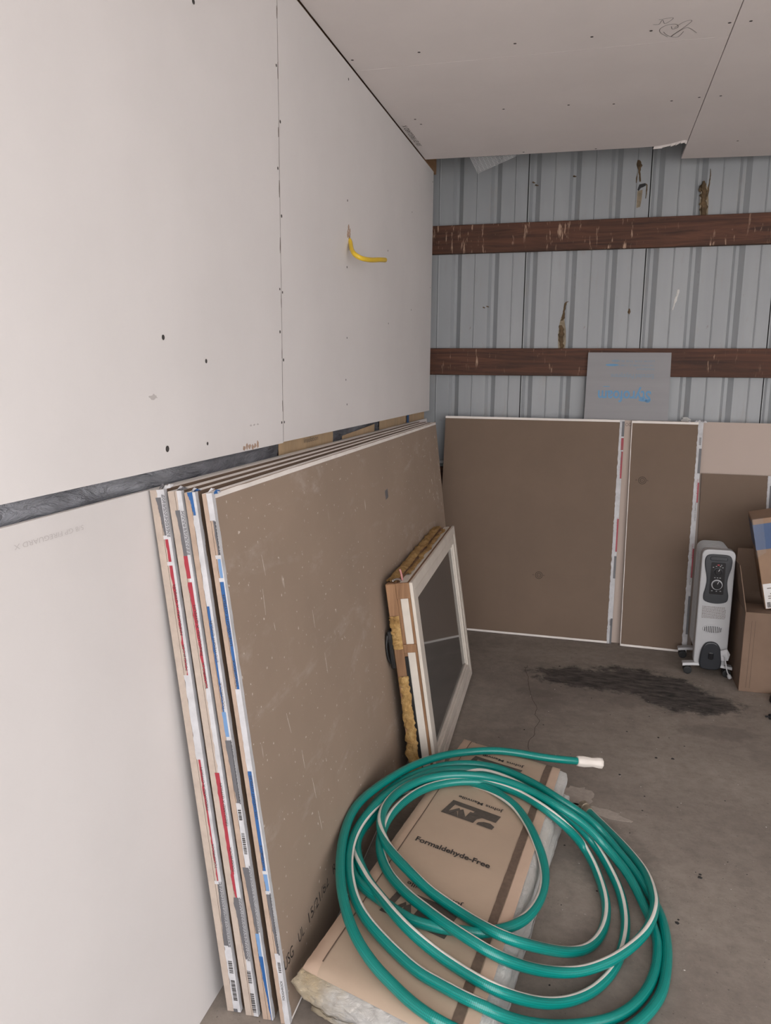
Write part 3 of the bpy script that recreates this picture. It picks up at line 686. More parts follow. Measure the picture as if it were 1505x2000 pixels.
LB = 1.219
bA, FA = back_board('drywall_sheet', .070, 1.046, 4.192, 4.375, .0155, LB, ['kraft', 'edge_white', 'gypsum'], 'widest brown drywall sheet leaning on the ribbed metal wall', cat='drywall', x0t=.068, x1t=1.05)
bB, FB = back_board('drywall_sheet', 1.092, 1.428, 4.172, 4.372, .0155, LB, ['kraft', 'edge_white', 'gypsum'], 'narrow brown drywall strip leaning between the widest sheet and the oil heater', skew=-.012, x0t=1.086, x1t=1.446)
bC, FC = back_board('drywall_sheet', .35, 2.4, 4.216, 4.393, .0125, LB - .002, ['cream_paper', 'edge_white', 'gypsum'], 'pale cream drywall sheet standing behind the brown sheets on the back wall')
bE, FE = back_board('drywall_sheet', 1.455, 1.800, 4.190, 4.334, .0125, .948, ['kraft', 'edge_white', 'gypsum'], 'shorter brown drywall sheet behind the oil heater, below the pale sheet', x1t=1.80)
def wrap_tape(o, F, x1b, x1t, Ls, segs, seed, words, w=.024):
    mb = MB(); names = {'w': 0, 'g': 1, 'r': 2}; rows = 150
    xr = lambda s: x1b + (x1t - x1b) * s / Ls
    for i in range(rows):
        s0, s1 = Ls * i / rows, Ls * (i + 1) / rows; c = 'w'; b = .35
        for hi, lo, cc, b0 in segs:
            if lo <= (s0 + s1) / 2 <= hi: c = cc; b = b0
        j0, j1 = (.0035 * noise.noise(Vector((s * 40, seed, 0))) + .002 * noise.noise(Vector((s * 130, seed, 2))) for s in (s0, s1))
        mb.add([F(xr(s0) - w + j0, s0), F(xr(s0) - w * b, s0), F(xr(s1) - w * b, s1), F(xr(s1) - w + j1, s1)], [(0, 1, 2, 3)], 0)
        mb.add([F(xr(s0) - w * b, s0), F(xr(s0) + .001, s0), F(xr(s1) + .001, s1), F(xr(s1) - w * b, s1)], [(0, 1, 2, 3)], names[c])
    tp = mb.build('end_tape', ['tape_white', 'tape_grey', 'tape_red'], o)
    for wd, s, ln in words:
        if wd == '|':
            m2 = MB(); k = 0
            while k < ln: m2.add([F(xr(s) - w * .6, s + k, .0016), F(xr(s) - w * .15, s + k, .0016), F(xr(s) - w * .15, s + k + .002, .0016), F(xr(s) - w * .6, s + k + .002, .0016)], [(0, 1, 2, 3)]); k += .0042
            m2.build('bar_code', 'ink', tp)
        else: text('printed_text', wd, lambda u, v: F(xr(s) - w * .55 + v + .003, s + ln - u, .0016), ln, .007, 'tape_red' if wd == tr else 'ink_soft', tp)
for o, G, a, b in ((bA, FA, .07, 1.046), (bB, FB, 1.092, 1.428)):
    edge_strip(o, lambda x, s: G(x, s, .0005), a, b, .0, .011, 30); edge_strip(o, lambda x, s: G(x, s, .0005), a - .002 if o is bA else a - .005, b + (.003 if o is bA else .016), LB - .012, LB, 30)
edge_strip(bB, lambda s, x: FB(x - .0055 * s / LB, s, .0005), .0, LB, 1.0925, 1.096, 30)
wrap_tape(bA, FA, 1.046, 1.05, LB, [(1.21, 1.13, 'g', .5), (1.12, 1.06, 'r', .5), (1.05, .90, 'r', .32), (.68, .50, 'r', .3), (.48, .36, 'g', .45), (.14, .0, 'g', .4)], 5, [(tr, .92, .10), (fg, .98, .10), (tr, .62, .07), ('|', .10, .03)])
wrap_tape(bB, FB, 1.428, 1.446, LB, [(1.21, 1.10, 'w', .3), (1.08, .95, 'g', .5), (.90, .80, 'r', .25), (.55, .40, 'r', .25), (.30, .10, 'g', .4)], 8, [('|', 1.10, .04), (tr, .84, .08), (fg, .70, .10), (tr, .50, .08), (fg, .36, .10)])
wrap_tape(bE, FE, 1.80, 1.80, .948, [(.9, .6, 'g', .5)], 9, [])
def ul_stamp(o, F, x, s, txt):
    n = 20; mb = MB()
    for r in (.021, .013):
        for k in range(n):
            a, b = 2 * math.pi * k / n, 2 * math.pi * (k + 1) / n; mb.add([F(x + r * math.cos(a), s + r * math.sin(a)), F(x + r * math.cos(b), s + r * math.sin(b)), F(x + (r - .0035) * math.cos(b), s + (r - .0035) * math.sin(b)), F(x + (r - .0035) * math.cos(a), s + (r - .0035) * math.sin(a))], [(0, 1, 2, 3)])
    st_ = mb.build('stamp', 'ink_brown', o)
    text('printed_text', 'UL', lambda u, v: F(x - .007 + u, s - .005 + v), .014, .010, 'ink_brown', st_)
    for sx in (-.034, .024): text('printed_text', 'R', lambda u, v: F(x + sx + u, s - .003 + v), .008, .007, 'ink_brown', st_)
    if txt:
        for k, w_ in enumerate(txt): text('printed_text', w_, lambda u, v: F(x + .05 + u, s + .006 - k * .02 + v), .25 - .03 * k, .009, M['stamp_faint'], st_)
M['stamp_faint'] = simple('stamp_ink_faint', (0.155, 0.105, 0.075, 1), 0.75, 0)
ul_stamp(bA, FA, .640, .345, ['UNDERWRITERS LABORATORIES CLASSIFIED', 'GYPSUM WALLBOARD FIRE RESISTANCE'])
ul_stamp(bB, FB, 1.158, .90, None)
text('printed_text', 'OOLI', lambda u, v: FC(1.056 + u, 1.185 + v), .045, .018, 'ink_soft', bC)
for k in range(5):
    mb = MB(); r = .008 + .004 * (k % 3); x = 1.40 + .014 * k - (.0 if k else .02); z = 1.206; y = 4.374 + .004 * (k % 2)
    mb.add([(x - r, y, z - .003), (x + r, y, z - .003), (x + r * .6, y + .012, z + .006), (x - r * .7, y + .010, z + .008), (x, y - .003, z + r * .7)], [(0, 1, 4), (1, 2, 4), (2, 3, 4), (3, 0, 4)]); mb.build('tape_curl', 'tape_white', bB)

# grey foam insulation board with blue print, upside down
M['foam_grey'] = simple('grey_foam_board', (0.255, 0.25, 0.262, 1), 0.55, 0.05, 6, 0.1, bscale=30, stretch=(.2, 1, 3))
M['foam_blue'] = simple('blue_foam_print', (0.115, 0.275, 0.47, 1), 0.6, 0.05, 30)
M['foam_blue2'] = simple('blue_foam_print_faint', (0.19, 0.255, 0.335, 1), 0.6, 0.05, 30)
fo, FF = back_board('foam_board', .822, 1.293, 4.384, 4.4125, .023, 1.566, ['foam_grey', 'foam_grey', 'foam_grey'], 'grey foam insulation board with blue upside-down print propped against the lower wooden girt', x0t=.840, x1t=1.267, cat='foam board')
def ftext(s, x1, s0, w, h, m, bold=0.0): text('printed_text', s, lambda u, v: FF(x1 - u, s0 - v + .004 * 0), w, h, m, fo, bold)
ftext('Styrofoam', 1.178, 1.362, .275, .060, 'foam_blue', .02)
ftext('Extruded Polystyrene', 1.185, 1.452, .22, .024, 'foam_blue2', .01)
ftext('Insulation', 1.185, 1.483, .09, .012, 'foam_blue2', .01)
ftext('THE DOW CHEMICAL COMPANY', 1.185, 1.503, .20, .010, 'foam_blue2', .01)
ftext('LOOK FOR THE BLUE', 1.185, 1.525, .20, .010, 'foam_blue2', .01)
for x, s, rx, ry, m in ((1.145, 1.315, .030, .0085, 'foam_blue'), (.968, 1.500, .034, .006, 'foam_blue'), (.985, 1.522, .022, .006, 'foam_blue2'), (.945, 1.385, .02, .002, 'foam_blue')):
    obj('printed_logo', [FF(x + rx * math.cos(2 * math.pi * k / 16), s + ry * math.sin(2 * math.pi * k / 16)) for k in range(16)], [tuple(range(16))], m, fo)

# ------------------------------------------------------------------ scrim of reinforced plastic hanging from the ceiling gap
def scrim():
    t = NT('clear_scrim_film'); t.set(Roughness=.25, Alpha=.16); t.color((.5, .5, .51, 1)); M['scrim_film'] = t.m
    M['scrim_thread'] = simple('scrim_thread', (.48, .49, .50, 1), .35, 0)
    o = thing('plastic_scrim', 'clear reinforced plastic scrap hanging down behind the ceiling edge', 'plastic sheet', (.26, 4.05, 2.43))
    A, B, Cc = Vector((.215, 4.046, 2.520)), Vector((.50, 4.055, 2.520)), Vector((.262, 4.06, 2.432))
    n = 14; v = []; f = []; idx = {}
    for i in range(n + 1):
        for j in range(n + 1 - i):
            p = A + (B - A) * (i / n) + (Cc - A) * (j / n); p += Vector((0, .008 * (j / n) * nz((p.x * 12, p.z * 12, 1), 1.5), 0)); idx[i, j] = len(v); v.append(p)
    for i in range(n):
        for j in range(n - i):
            f.append((idx[i, j], idx[i + 1, j], idx[i, j + 1]))
            if i + j < n - 1: f.append((idx[i + 1, j], idx[i + 1, j + 1], idx[i, j + 1]))
    obj('film', v, f, 'scrim_film', o, smooth=True)
    mb = MB()
    def strand(a, b):
        d = (b - a); s = d.cross(Vector((0, 1, 0))).normalized() * .0007; e = Vector((0, -.002, 0)); mb.add([a - s + e, b - s + e, b + s + e, a + s + e], [(0, 1, 2, 3)])
    for i in range(n + 1):
        for j in range(n + 1 - i):
            if (i + 1, j) in idx and (i, j + 1) in idx:
                for a, b in (((i + 1, j), (i, j + 1)), ((i, j), (i, j + 1))):
                    strand(v[idx[a]], v[idx[b]])
    tag(mb.build('thread_grid', 'scrim_thread', o), kind='stuff')
scrim()

# ------------------------------------------------------------------ yellow electrical cable out of the wall
M['cable_yellow'] = simple('yellow_cable_jacket', (.70, .47, .035, 1), .38, .06, 30)
M['copper'] = simple('cable_end', (.45, .30, .14, 1), .5, .1, 60)
cab = thing('electrical_cable', 'yellow electrical cable sticking out of a torn hole in the left wall', 'cable', (0, 2.765, 1.915))
cp = catmull([(-.02, 2.778, 1.935), (.004, 2.766, 1.912), (.020, 2.735, 1.880), (.040, 2.712, 1.858), (.062, 2.722, 1.846), (.078, 2.780, 1.848), (.088, 2.865, 1.860), (.090, 2.937, 1.869)], 6)
v, f, _ = tube(cp, .0075, 10, flat=1.15); obj('jacket', v, f, 'cable_yellow', cab, smooth=True)
v, f = lathe([(0, .0035), (.004, .0035)], cp[-1], Vector(cp[-1]) - Vector(cp[-2]), 8); obj('wire_end', v, f, 'copper', cab)
for k, (y, z, rx, rz) in enumerate(((2.755, 1.935, .010, .013), (2.775, 1.945, .007, .012), (2.772, 1.92, .008, .014), (2.76, 1.962, .005, .010))):
    blob('torn_hole', (0, y, z), (0, 1, 0), (0, 0, 1), ragged(rx, rz, 11, .45, 90 + k), 'scuff_brown', u2, .0008 + .0002 * k)
blob('torn_hole', (0, 2.770, 1.915), (0, 1, 0), (0, 0, 1), ragged(.009, .012, 10, .3, 99), 'hole', u2, .0018)

# ------------------------------------------------------------------ old window sash leaning on the bundles
M['sash_white'] = simple('aged_white_sash_paint', (.62, .565, .50, 1), .5, .08, 9, .1)
M['foam_yellow'] = NT('yellow_spray_foam').m
def _foam():
    t = NT('spray_foam'); t.set(Roughness=.9); f = t.noise(28, 6, .7); t.color(t.ramp(f, [(.3, (.20, .105, .035, 1)), (.5, (.42, .25, .085, 1)), (.7, (.60, .40, .17, 1))])); t.bump(t.noise(70, 5, .75), .8, .012); return t.m
M['foam_yellow'] = _foam()
def _glass():
    t = NT('dusty_window_glass'); t.n.remove(t.b)
    tr_ = t.node('ShaderNodeBsdfTransparent'); tr_.inputs['Color'].default_value = (.62, .64, .64, 1)
    df = t.node('ShaderNodeBsdfDiffuse'); df.inputs['Color'].default_value = (.16, .155, .15, 1)
    gl = t.node('ShaderNodeBsdfGlossy', Roughness=.05); gl.inputs['Color'].default_value = (.9, .9, .9, 1)
    mx = t.n.new('ShaderNodeMixShader'); mx.inputs[0].default_value = .45; t.link(tr_.outputs[0], mx.inputs[1]); t.link(df.outputs[0], mx.inputs[2])
    fr = t.node('ShaderNodeFresnel', IOR=1.5); m2 = t.n.new('ShaderNodeMixShader'); t.link(fr.outputs[0], m2.inputs[0]); t.link(mx.outputs[0], m2.inputs[1]); t.link(gl.outputs[0], m2.inputs[2])
    t.link(m2.outputs[0], t.out.inputs['Surface']); return t.m
M['glass'] = _glass()
M['black_metal'] = simple('black_hardware', (.012, .012, .013, 1), .35, 0)
M['steel'] = simple('bright_steel', (.62, .60, .58, 1), .25, 0, metal=1.0)
M['pink_paint'] = simple('pink_primer', (.50, .22, .21, 1), .6, .1, 80)
SA = Vector((.409, 2.5, 0)); SL = Vector((-.0352, .99938, 0)).normalized(); SH = Vector((-.1455, -.005, .9893)).normalized(); SN = SL.cross(SH).normalized()
SA = SA + Vector((.012, 0, .012))
def S(l, h, n): return SA + SL * l + SH * h + SN * n
LW, HW = 1.035, .735
sash = thing('window_sash', 'old white window sash with wooden jamb and yellow foam remains, leaning on the brown drywall', 'window', S(0, 0, -.03))
def member(name, quad, n0, n1, mat, parent, bev=.0015):
    v, f = prism(quad, lambda a, b, d: S(a, b, d), n1, n0); o = obj(name, v, f, mat, parent); return bevel(o, bev, 1) if bev else o
def ring(i0, i1, n0, n1, mat, names, bev=.0015, parent=None):
    P = lambda i: [(i, i), (LW - i, i), (LW - i, HW - i), (i, HW - i)]
    a, b = P(i0), P(i1); out = []
    for k, nm in enumerate(names): out.append(member(nm, [a[k], a[(k + 1) % 4], b[(k + 1) % 4], b[k]], n0, n1, mat, parent or sash, bev))
    return out
ring(0, .034, 0, -.012, 'sash_white', ('bottom_rail', 'stile', 'top_rail', 'stile'))
ring(.036, .072, -.002, -.014, 'sash_white', ('bottom_bead', 'bead', 'top_bead', 'bead'))
ring(.074, .084, -.010, -.020, 'sash_white', ('glazing_bead', 'glazing_bead', 'glazing_bead', 'glazing_bead'), .001)
member('glass_pane', [(.078, .078), (LW - .078, .078), (LW - .078, HW - .078), (.078, HW - .078)], -.016, -.019, 'glass', sash, 0)
ring(.003, .060, -.0125, -.022, 'jamb', ('jamb_strip',) * 4, .001)
ring(.0015, .050, -.0225, -.050, 'sash_white', ('sash_edge',) * 4, .002)
ring(.004, .03, -.0505, -.060, 'jamb', ('jamb_groove',) * 4, 0)
# rear jamb boards: near, top, far, bottom
def rear(quad, nm='jamb_board'): return member(nm, quad, -.0605, -.096, 'jamb', sash, .002)
rear([(-.002, 0), (.018, 0), (.018, HW), (-.002, HW)]); rear([(.0185, HW - .02), (LW, HW - .02), (LW, HW), (.0185, HW)]); rear([(LW - .018, 0), (LW, 0), (LW, HW - .0205), (LW - .018, HW - .0205)]); rear([(.0185, 0), (LW - .0185, 0), (LW - .0185, .02), (.0185, .02)])
# brown filler over the upper near corner and strip ends
member('corner_filler', [(-.003, .68), (.006, .68), (.006, HW + .001), (-.003, HW + .001)], -.012, -.06, 'jamb', sash, .001)
member('corner_filler', [(-.0035, .485), (.006, .485), (.006, .515), (-.0035, .515)], -.014, -.06, 'jamb', sash, .001)
member('gap_shade_strip', [(-.003, .02), (.003, .02), (.003, .47), (-.003, .47)], -.049, -.0603, 'black_metal', sash, 0)  # solid black strip: shade of the open gap put into the colour
def foam_skin(name, path, seed, th=.012, n=7):
    """lumpy foam strip; path(t, w) -> (l, h, n), bulging along the given outward offset"""
    v = []; f = []; rows = 48
    for i in range(rows + 1):
        t = i / rows
        for k in range(n + 1):
            w = k / n; p, o = path(t, w); e = math.sin(math.pi * w) ** .5 if 0 < w < 1 else 0
            am = th * e * (.55 + .9 * nz((t * 14, w * 4, seed), 1.0) + .5 * nz((t * 40, w * 9, seed), 1.0)); v.append(p + o * max(am, -.001))
    for i in range(rows):
        for k in range(n): a = i * (n + 1) + k; f.append((a, a + 1, a + n + 2, a + n + 1))
    return obj(name, v, f, 'foam_yellow', sash, smooth=True)
def rg(t, s): return .010 * nz((t * 9, s, 0), 1.0) + .006 * nz((t * 31, s, 5), 1.0)
foam_skin('foam_residue', lambda t, w: (S(-.002, .40 * t, -.056 - rg(t, 1) + (-.047 + rg(t, 2)) * w * (1 - .25 * t)), -SL), 3, .014)
foam_skin('foam_residue', lambda t, w: (S(-.002, .50 + .12 * t, -.062 + (-.036 + rg(t, 4)) * w), -SL), 5, .010)
foam_skin('foam_residue', lambda t, w: (S(.02 + (LW - .03) * t, HW, -.062 + rg(t, 6) + (-.04 + rg(t, 3)) * w), SH), 7, .012)
foam_skin('foam_residue', lambda t, w: (S(.12 + (LW - .2) * t, HW + .0005, -.030 + rg(t, 8) + (-.02 + rg(t, 9)) * w), SH), 9, .006)
v, f, _ = tube(catmull([S(.05, HW - .01, -.045), S(.05, HW + .02, -.046), S(.049, HW + .034, -.048), S(.048, HW + .038, -.050)], 4), .0035, 8); obj('bent_nail', v, f, 'pink_paint', sash, smooth=True)
v, f, _ = tube(catmull([S(.04, HW - .002, -.048), S(.03, HW + .008, -.056), S(.012, HW + .010, -.066), S(.004, HW + .007, -.070)], 4), .0045, 8); obj('bent_nail', v, f, 'steel', sash, smooth=True)
lt = member('latch', [(-.012, .43), (.012, .43), (.016, .46), (.016, .54), (.010, .57), (-.010, .57), (-.014, .54), (-.014, .46)], -.096, -.112, 'black_metal', sash, .004)
v, f, _ = tube(catmull([S(-.004, .45, -.112), S(-.010, .47, -.118), S(-.012, .51, -.119), S(-.006, .555, -.112)], 5), .0045, 8); obj('latch_handle', v, f, 'black_metal', lt, smooth=True)

# ------------------------------------------------------------------ kraft faced insulation batts
BTL, BTR, BBR, BBL = Vector((.492, 2.597, 0)), Vector((.860, 2.465, 0)), Vector((.738, 1.278, 0)), Vector((.318, 1.405, 0))
def bxy(s, t, q=(BBL, BBR, BTR, BTL)):
    return (q[0] * (1 - s) + q[1] * s) * (1 - t) + (q[3] * (1 - s) + q[2] * s) * t
def batt(label, z0, z1, quad, seed, kraft, mat_end='fiber'):
    root = thing('insulation_batt', label, 'insulation', bxy(.5, .5, quad) + Vector((0, 0, z0)), 'kraft faced insulation batts on the floor')
    # fibreglass body: rounded slab with fluffy ragged sides
    ns, nt, nh = 60, 90, 10; v = []; f = []; key = {}
    def pt(s, t, h):
        p = bxy(s, t, quad); ed = min(s, 1 - s, t * 2.4, (1 - t) * 2.4); z = z0 + (z1 - z0) * h
        if h > .5: z -= (.004 + .016 * math.exp(-ed / .03)) * (h - .5) * 2
        else: z += .004 * math.exp(-ed / .03)
        bulge = 4 * h * (1 - h); out = Vector((0, 0, 0))
        if s in (0, 1): out += (bxy(1, t, quad) - bxy(0, t, quad)).normalized() * (1 if s else -1)
        if t in (0, 1): out += (bxy(s, 1, quad) - bxy(s, 0, quad)).normalized() * (1 if t else -1)
        near = 1.0 if t == 0 else .35
        k = (.012 * near + .002) * bulge + .012 * near * nz(p * 9 + Vector((0, 0, z * 30)), 1.0, seed) + .007 * near * nz(p * 38 + Vector((0, 0, z * 60)), 1.0, seed) + .005 * near * nz(p * 90 + Vector((0, 0, z * 120)), 1.0, seed)
        return p + out * k + Vector((0, 0, z))
    def vid(i, j, k):
        if (i, j, k) not in key: key[i, j, k] = len(v); v.append(pt(i / ns, j / nt, k / nh))
        return key[i, j, k]
    for i in range(ns):
        for j in range(nt): f.append((vid(i, j, nh), vid(i + 1, j, nh), vid(i + 1, j + 1, nh), vid(i, j + 1, nh))); f.append((vid(i, j + 1, 0), vid(i + 1, j + 1, 0), vid(i + 1, j, 0), vid(i, j, 0)))
    for k in range(nh):
        for i in range(ns): f.append((vid(i, 0, k), vid(i + 1, 0, k), vid(i + 1, 0, k + 1), vid(i, 0, k + 1))); f.append((vid(i + 1, nt, k), vid(i, nt, k), vid(i, nt, k + 1), vid(i + 1, nt, k + 1)))
        for j in range(nt): f.append((vid(0, j + 1, k), vid(0, j, k), vid(0, j, k + 1), vid(0, j + 1, k + 1))); f.append((vid(ns, j, k), vid(ns, j + 1, k), vid(ns, j + 1, k + 1), vid(ns, j, k + 1)))
    obj('fiberglass', v, f, ['fiber_end'], root, None, smooth=True)
    # paper facing in bands across the width
    def top(s, t, lift):
        p = bxy(s, t, quad); ed = min(s, 1 - s, t * 2.4, (1 - t) * 2.4); z = z1 - .016 * math.exp(-ed / .03)
        z += .0025 * nz(p * 6, 1.0, seed + 4) * (1 if ed > .05 else .3)
        return p + Vector((0, 0, z + lift))
    def band(name, s0, s1, mat, lift, jag=0.0, t0=.004, t1=.996):
        n = max(2, int((s1 - s0) * 40)); m = 90; vv = []; ff = []
        for j in range(m + 1):
            t = t0 + (t1 - t0) * j / m
            for i in range(n + 1):
                s = s0 + (s1 - s0) * i / n
                if jag and i in (0, n): s += jag * noise.noise(Vector((t * 60, s0 * 9, i)))
                vv.append(top(s, t, lift))
        for j in range(m):
            for i in range(n): a = j * (n + 1) + i; ff.append((a, a + 1, a + n + 2, a + n + 1))
        return obj(name, vv, ff, mat, root, smooth=True)
    if kraft:
        fac = band('kraft_facing', .03, .955, 'batt_kraft', .0012, .004)
        band('left_flange', .015, .105, 'batt_band', .0026, .006); band('left_flange_fold', .100, .108, 'batt_stripe', .0030, .001, .03)
        band('dark_stripe', .83, .885, 'batt_stripe', .0024, .002); band('right_flange', .89, .958, 'batt_band', .0026, .002)
        return root, fac, top
    return root, None, top
QL = (BBL + Vector((.035, .03, 0)), BBR + Vector((.0, .02, 0)), BTR + Vector((.012, .005, 0)), BTL + Vector((.01, .0, 0)))
batt('lower kraft insulation batt lying flat on the concrete under the printed one', .002, .066, QL, 3.0, False)
btop, facing, BT = batt('printed kraft-faced insulation batt lying under the green hose',   .067, .150, (BBL, BBR, BTR, BTL), 8.0, True)
def bprint(name, s, mat, s0, s1, t, th, flip, bold=0.0):
    """word across the batt from s0 to s1; flip = readable from the far side"""
    sg = -1 if flip else 1
    def fm(u, v_): return BT((s1 - u) if flip else (s0 + u), t + sg * v_, .0030)
    text(name, s, fm, s1 - s0, th, mat, facing, bold)
bprint('printed_text', 'Formaldehyde-Free', 'ink', .17, .72, .455, .017, False, .025)
M['ink_logo'] = simple('printed_logo_ink', (.085, .070, .058, 1), .7, .15, 120)
def logo(t0, t1, s0, s1, tt):
    # heavy italic tile with the letters J M knocked out, upside down
    def fm(u, v_): return BT(s1 - u * (s1 - s0) - .04 * v_, t1 - v_ * (t1 - t0) + 0 * u, .0032)
    polys = [[(0, 0), (.30, 0), (.30, .16), (.22, .30), (.10, .34), (0, .22)], [(.04, .50), (.30, .50), (.36, .30), (.36, 0), (.50, 0), (.50, 1), (.04, 1)],
             [(.50, .0), (.56, 0), (.56, .62), (.50, .62)], [(.56, 0), (.66, 0), (.76, .45), (.70, .62), (.56, .20)], [(.66, 0), (.84, 0), (.76, .34)], [(.84, 0), (1.0, 0), (1.0, 1), (.90, 1), (.90, .22), (.78, .62), (.74, .52)], [(.50, .74), (.90, .74), (.90, 1), (.50, 1)]]
    for p in polys: obj('printed_logo', [fm(a, 1 - b) for a, b in p], [tuple(range(len(p)))], 'ink_logo', facing)
    bprint('printed_text', 'Johns Manville', 'ink', s0 + .02, s1 - .02, tt, .012, True, .015)
logo(.595, .660, .26, .67, .690)
logo(.205, .290, .26, .68, .318)
logo(.845, .905, .22, .68, .930)
# ------------------------------------------------------------------ green garden hose
def hose_mat():
    t = NT('green_reinforced_hose'); t.set(Roughness=.30)
    tc = t.n.new('ShaderNodeTexCoord'); sp = t.n.new('ShaderNodeSeparateXYZ'); t.link(tc.outputs['UV'], sp.inputs[0])
    a = t.math('MULTIPLY', sp.outputs[0], 900.0); b = t.math('MULTIPLY', sp.outputs[1], 6.2832 * 8)
    w = t.math('MULTIPLY', t.math('SINE', t.math('ADD', a, b)), t.math('SINE', t.math('SUBTRACT', a, b)))
    k = t.mask(w, -.3, .7)
    t.color(t.mix(k, (.0, .165, .140, 1), (.0, .265, .228, 1))); t.bump(k, .15, .002)
    t.set(**{'Coat Weight': .25, 'Coat Roughness': .15}); return t.m
M['hose'] = hose_mat()
M['hose_stripe'] = simple('hose_white_stripe', (.66, .62, .57, 1), .4, .06, 30)
M['hose_end'] = simple('white_hose_grip', (.74, .68, .62, 1), .45, .04, 20)
M['brass'] = simple('tarnished_coupling', (.42, .36, .28, 1), .38, .15, 60, metal=.8)
HOSE=[(907,2537,142,180),(815,2494,160,180),(748,2497,160,180),(678,2491,166,180),(609,2479,168,180),(543,2448,170,180),(478,2403,174,180),(420,2338,180,180),(370,2255,188,180),(329,2153,196,180),(295,2042,204,180),(281,1962,208,180),(281,1882,210,180),(294,1792,208,180),(314,1710,205,180),(342,1630,200,180),(364,1583,196,180),(393,1530,190,180),(427,1482,184,180),(462,1445,178,180),(499,1414,172,180),(540,1387,167,180),(582,1358,165,180),(621,1337,165,180),(656,1327,160,180),(724,1353,115,180),(803,1420,45,180),(897,1468,14,180),(982,1518,14,180),(1056,1597,14,180),(1090,1649,14,180),(1113,1698,14,180),(1127,1756,14,180),(1138,1831,14,180),(1140,1908,14,180),(1133,1986,14,180),(1107,2065,16,180),(1082,2128,20,180),(1050,2181,28,180),(1017,2226,40,180),(977,2272,58,180),(934,2259,100,180),(897,2244,132,180),(843,2243,160,180),(794,2278,167,180),(728,2328,166,180),(658,2359,168,180),(589,2370,168,180),(521,2358,168,180),(458,2322,168,180),(402,2265,168,180),(353,2185,170,180),(321,2092,168,180),(304,1999,165,180),(306,1901,160,180),(319,1810,158,180),(336,1739,160,180),(368,1696,163,180),(405,1663,165,180),(445,1639,165,180),(491,1613,165,180),(534,1592,165,180),(577,1587,165,180),(616,1585,165,180),(651,1590,165,180),(687,1592,164,180),(720,1614,160,170),(748,1633,158,140),(781,1674,150,32),(807,1736,140,32),(823,1808,134,32),(828,1882,134,58),(818,1947,142,85),(800,1998,152,85),(777,2055,160,85),(746,2122,160,85),(718,2160,165,85),(685,2193,166,90),(641,2233,164,120),(588,2263,160,150),(520,2274,158,170),(457,2256,158,180),(401,2204,158,150),(360,2133,158,60),(334,2045,160,-20),(320,1969,163,-45),(312,1890,168,-55),(320,1834,170,-50),(340,1781,170,-35),(370,1732,170,-15),(401,1687,170,-5),(449,1630,178,0),(494,1575,186,5),(540,1533,186,10),(584,1510,176,12),(630,1489,168,14),(684,1464,165,14),(731,1440,168,14),(774,1452,145,14),(815,1497,100,14),(857,1548,58,14),(902,1600,28,14),(948,1652,14,14),(984,1701,14,14),(1010,1755,14,8),(1028,1820,14,0),(1040,1899,14,-5),(1039,1980,14,-5),(1028,2053,18,-5),(1007,2118,24,-5),(981,2178,34,-5),(945,2221,56,-5),(905,2203,105,0),(862,2189,145,5),(799,2223,164,15),(732,2278,164,20),(672,2309,168,25),(612,2325,170,30),(570,2326,170,60),(528,2318,170,120),(465,2289,172,180),(410,2226,176,180),(364,2141,182,150),(333,2048,188,110),(316,1960,190,80),(309,1889,190,70),(312,1813,190,62),(327,1739,188,60),(349,1679,186,47),(379,1620,182,32),(415,1569,177,32),(457,1530,172,32),(497,1499,168,32),(538,1470,165,32),(586,1437,165,32),(635,1418,165,32),(682,1398,167,32),(727,1387,165,32),(769,1401,138,120),(809,1448,90,140),(851,1494,50,160),(905,1537,22,180),(967,1573,14,180),(1006,1598,14,180),(1044,1637,14,180),(1075,1688,14,180),(1097,1742,14,180),(1112,1808,14,180),(1117,1871,14,180),(1111,1919,16,180),(1102,1959,20,180),(1087,2008,24,180),(1068,2068,30,180),(1043,2119,40,180),(1015,2158,50,180),(976,2191,72,180),(934,2183,115,180),(895,2173,148,180),(861,2176,166,180),(814,2197,176,180),(767,2229,178,180),(702,2252,184,180),(636,2265,186,200),(571,2263,186,240),(506,2245,186,270),(447,2211,186,290),(407,2168,186,305),(374,2108,186,315),(357,2047,186,320),(353,1986,186,325),(363,1922,186,340),(389,1861,184,380),(421,1816,182,405),(458,1776,182,420),(507,1733,178,412),(554,1697,172,392),(612,1664,168,392),(668,1632,166,392),(723,1584,184,392),(771,1581,174,392),(816,1616,140,392),(860,1676,90,392),(896,1727,52,392),(934,1777,26,374),(967,1835,14,374),(986,1894,14,368),(992,1957,14,360),(988,2018,16,356),(971,2097,20,355),(949,2157,30,355),(921,2197,48,356),(885,2159,110,360),(833,2157,154,365),(787,2183,166,370),(737,2228,163,374),(687,2247,167,376),(621,2261,168,372),(571,2257,168,362),(509,2233,168,350),(452,2188,168,345),(415,2134,168,342),(386,2060,168,345),(372,1992,168,355),(369,1930,166,375),(377,1869,166,400),(397,1809,167,415),(426,1755,168,419),(459,1712,170,406),(510,1662,174,392),(557,1625,178,392),(601,1590,182,392),(655,1555,185,392),(701,1533,182,392),(742,1527,170,392),(786,1555,135,392),(830,1604,90,392),(876,1647,58,392),(923,1680,44,374),(966,1716,38,374),(1008,1752,40,374),(1049,1802,42,370),(1083,1857,44,358),(1104,1913,46,348),(1116,1978,44,340),(1115,2041,38,335),(1106,2118,30,328),(1084,2190,22,322),(1051,2265,16,320),(1007,2342,14,320),(961,2413,14,320),(938,2450,14,320)]
HR = .0127
hp = catmull([(a / 1000, b / 1000, c / 1000 , d) for a, b, c, d in HOSE], 4)
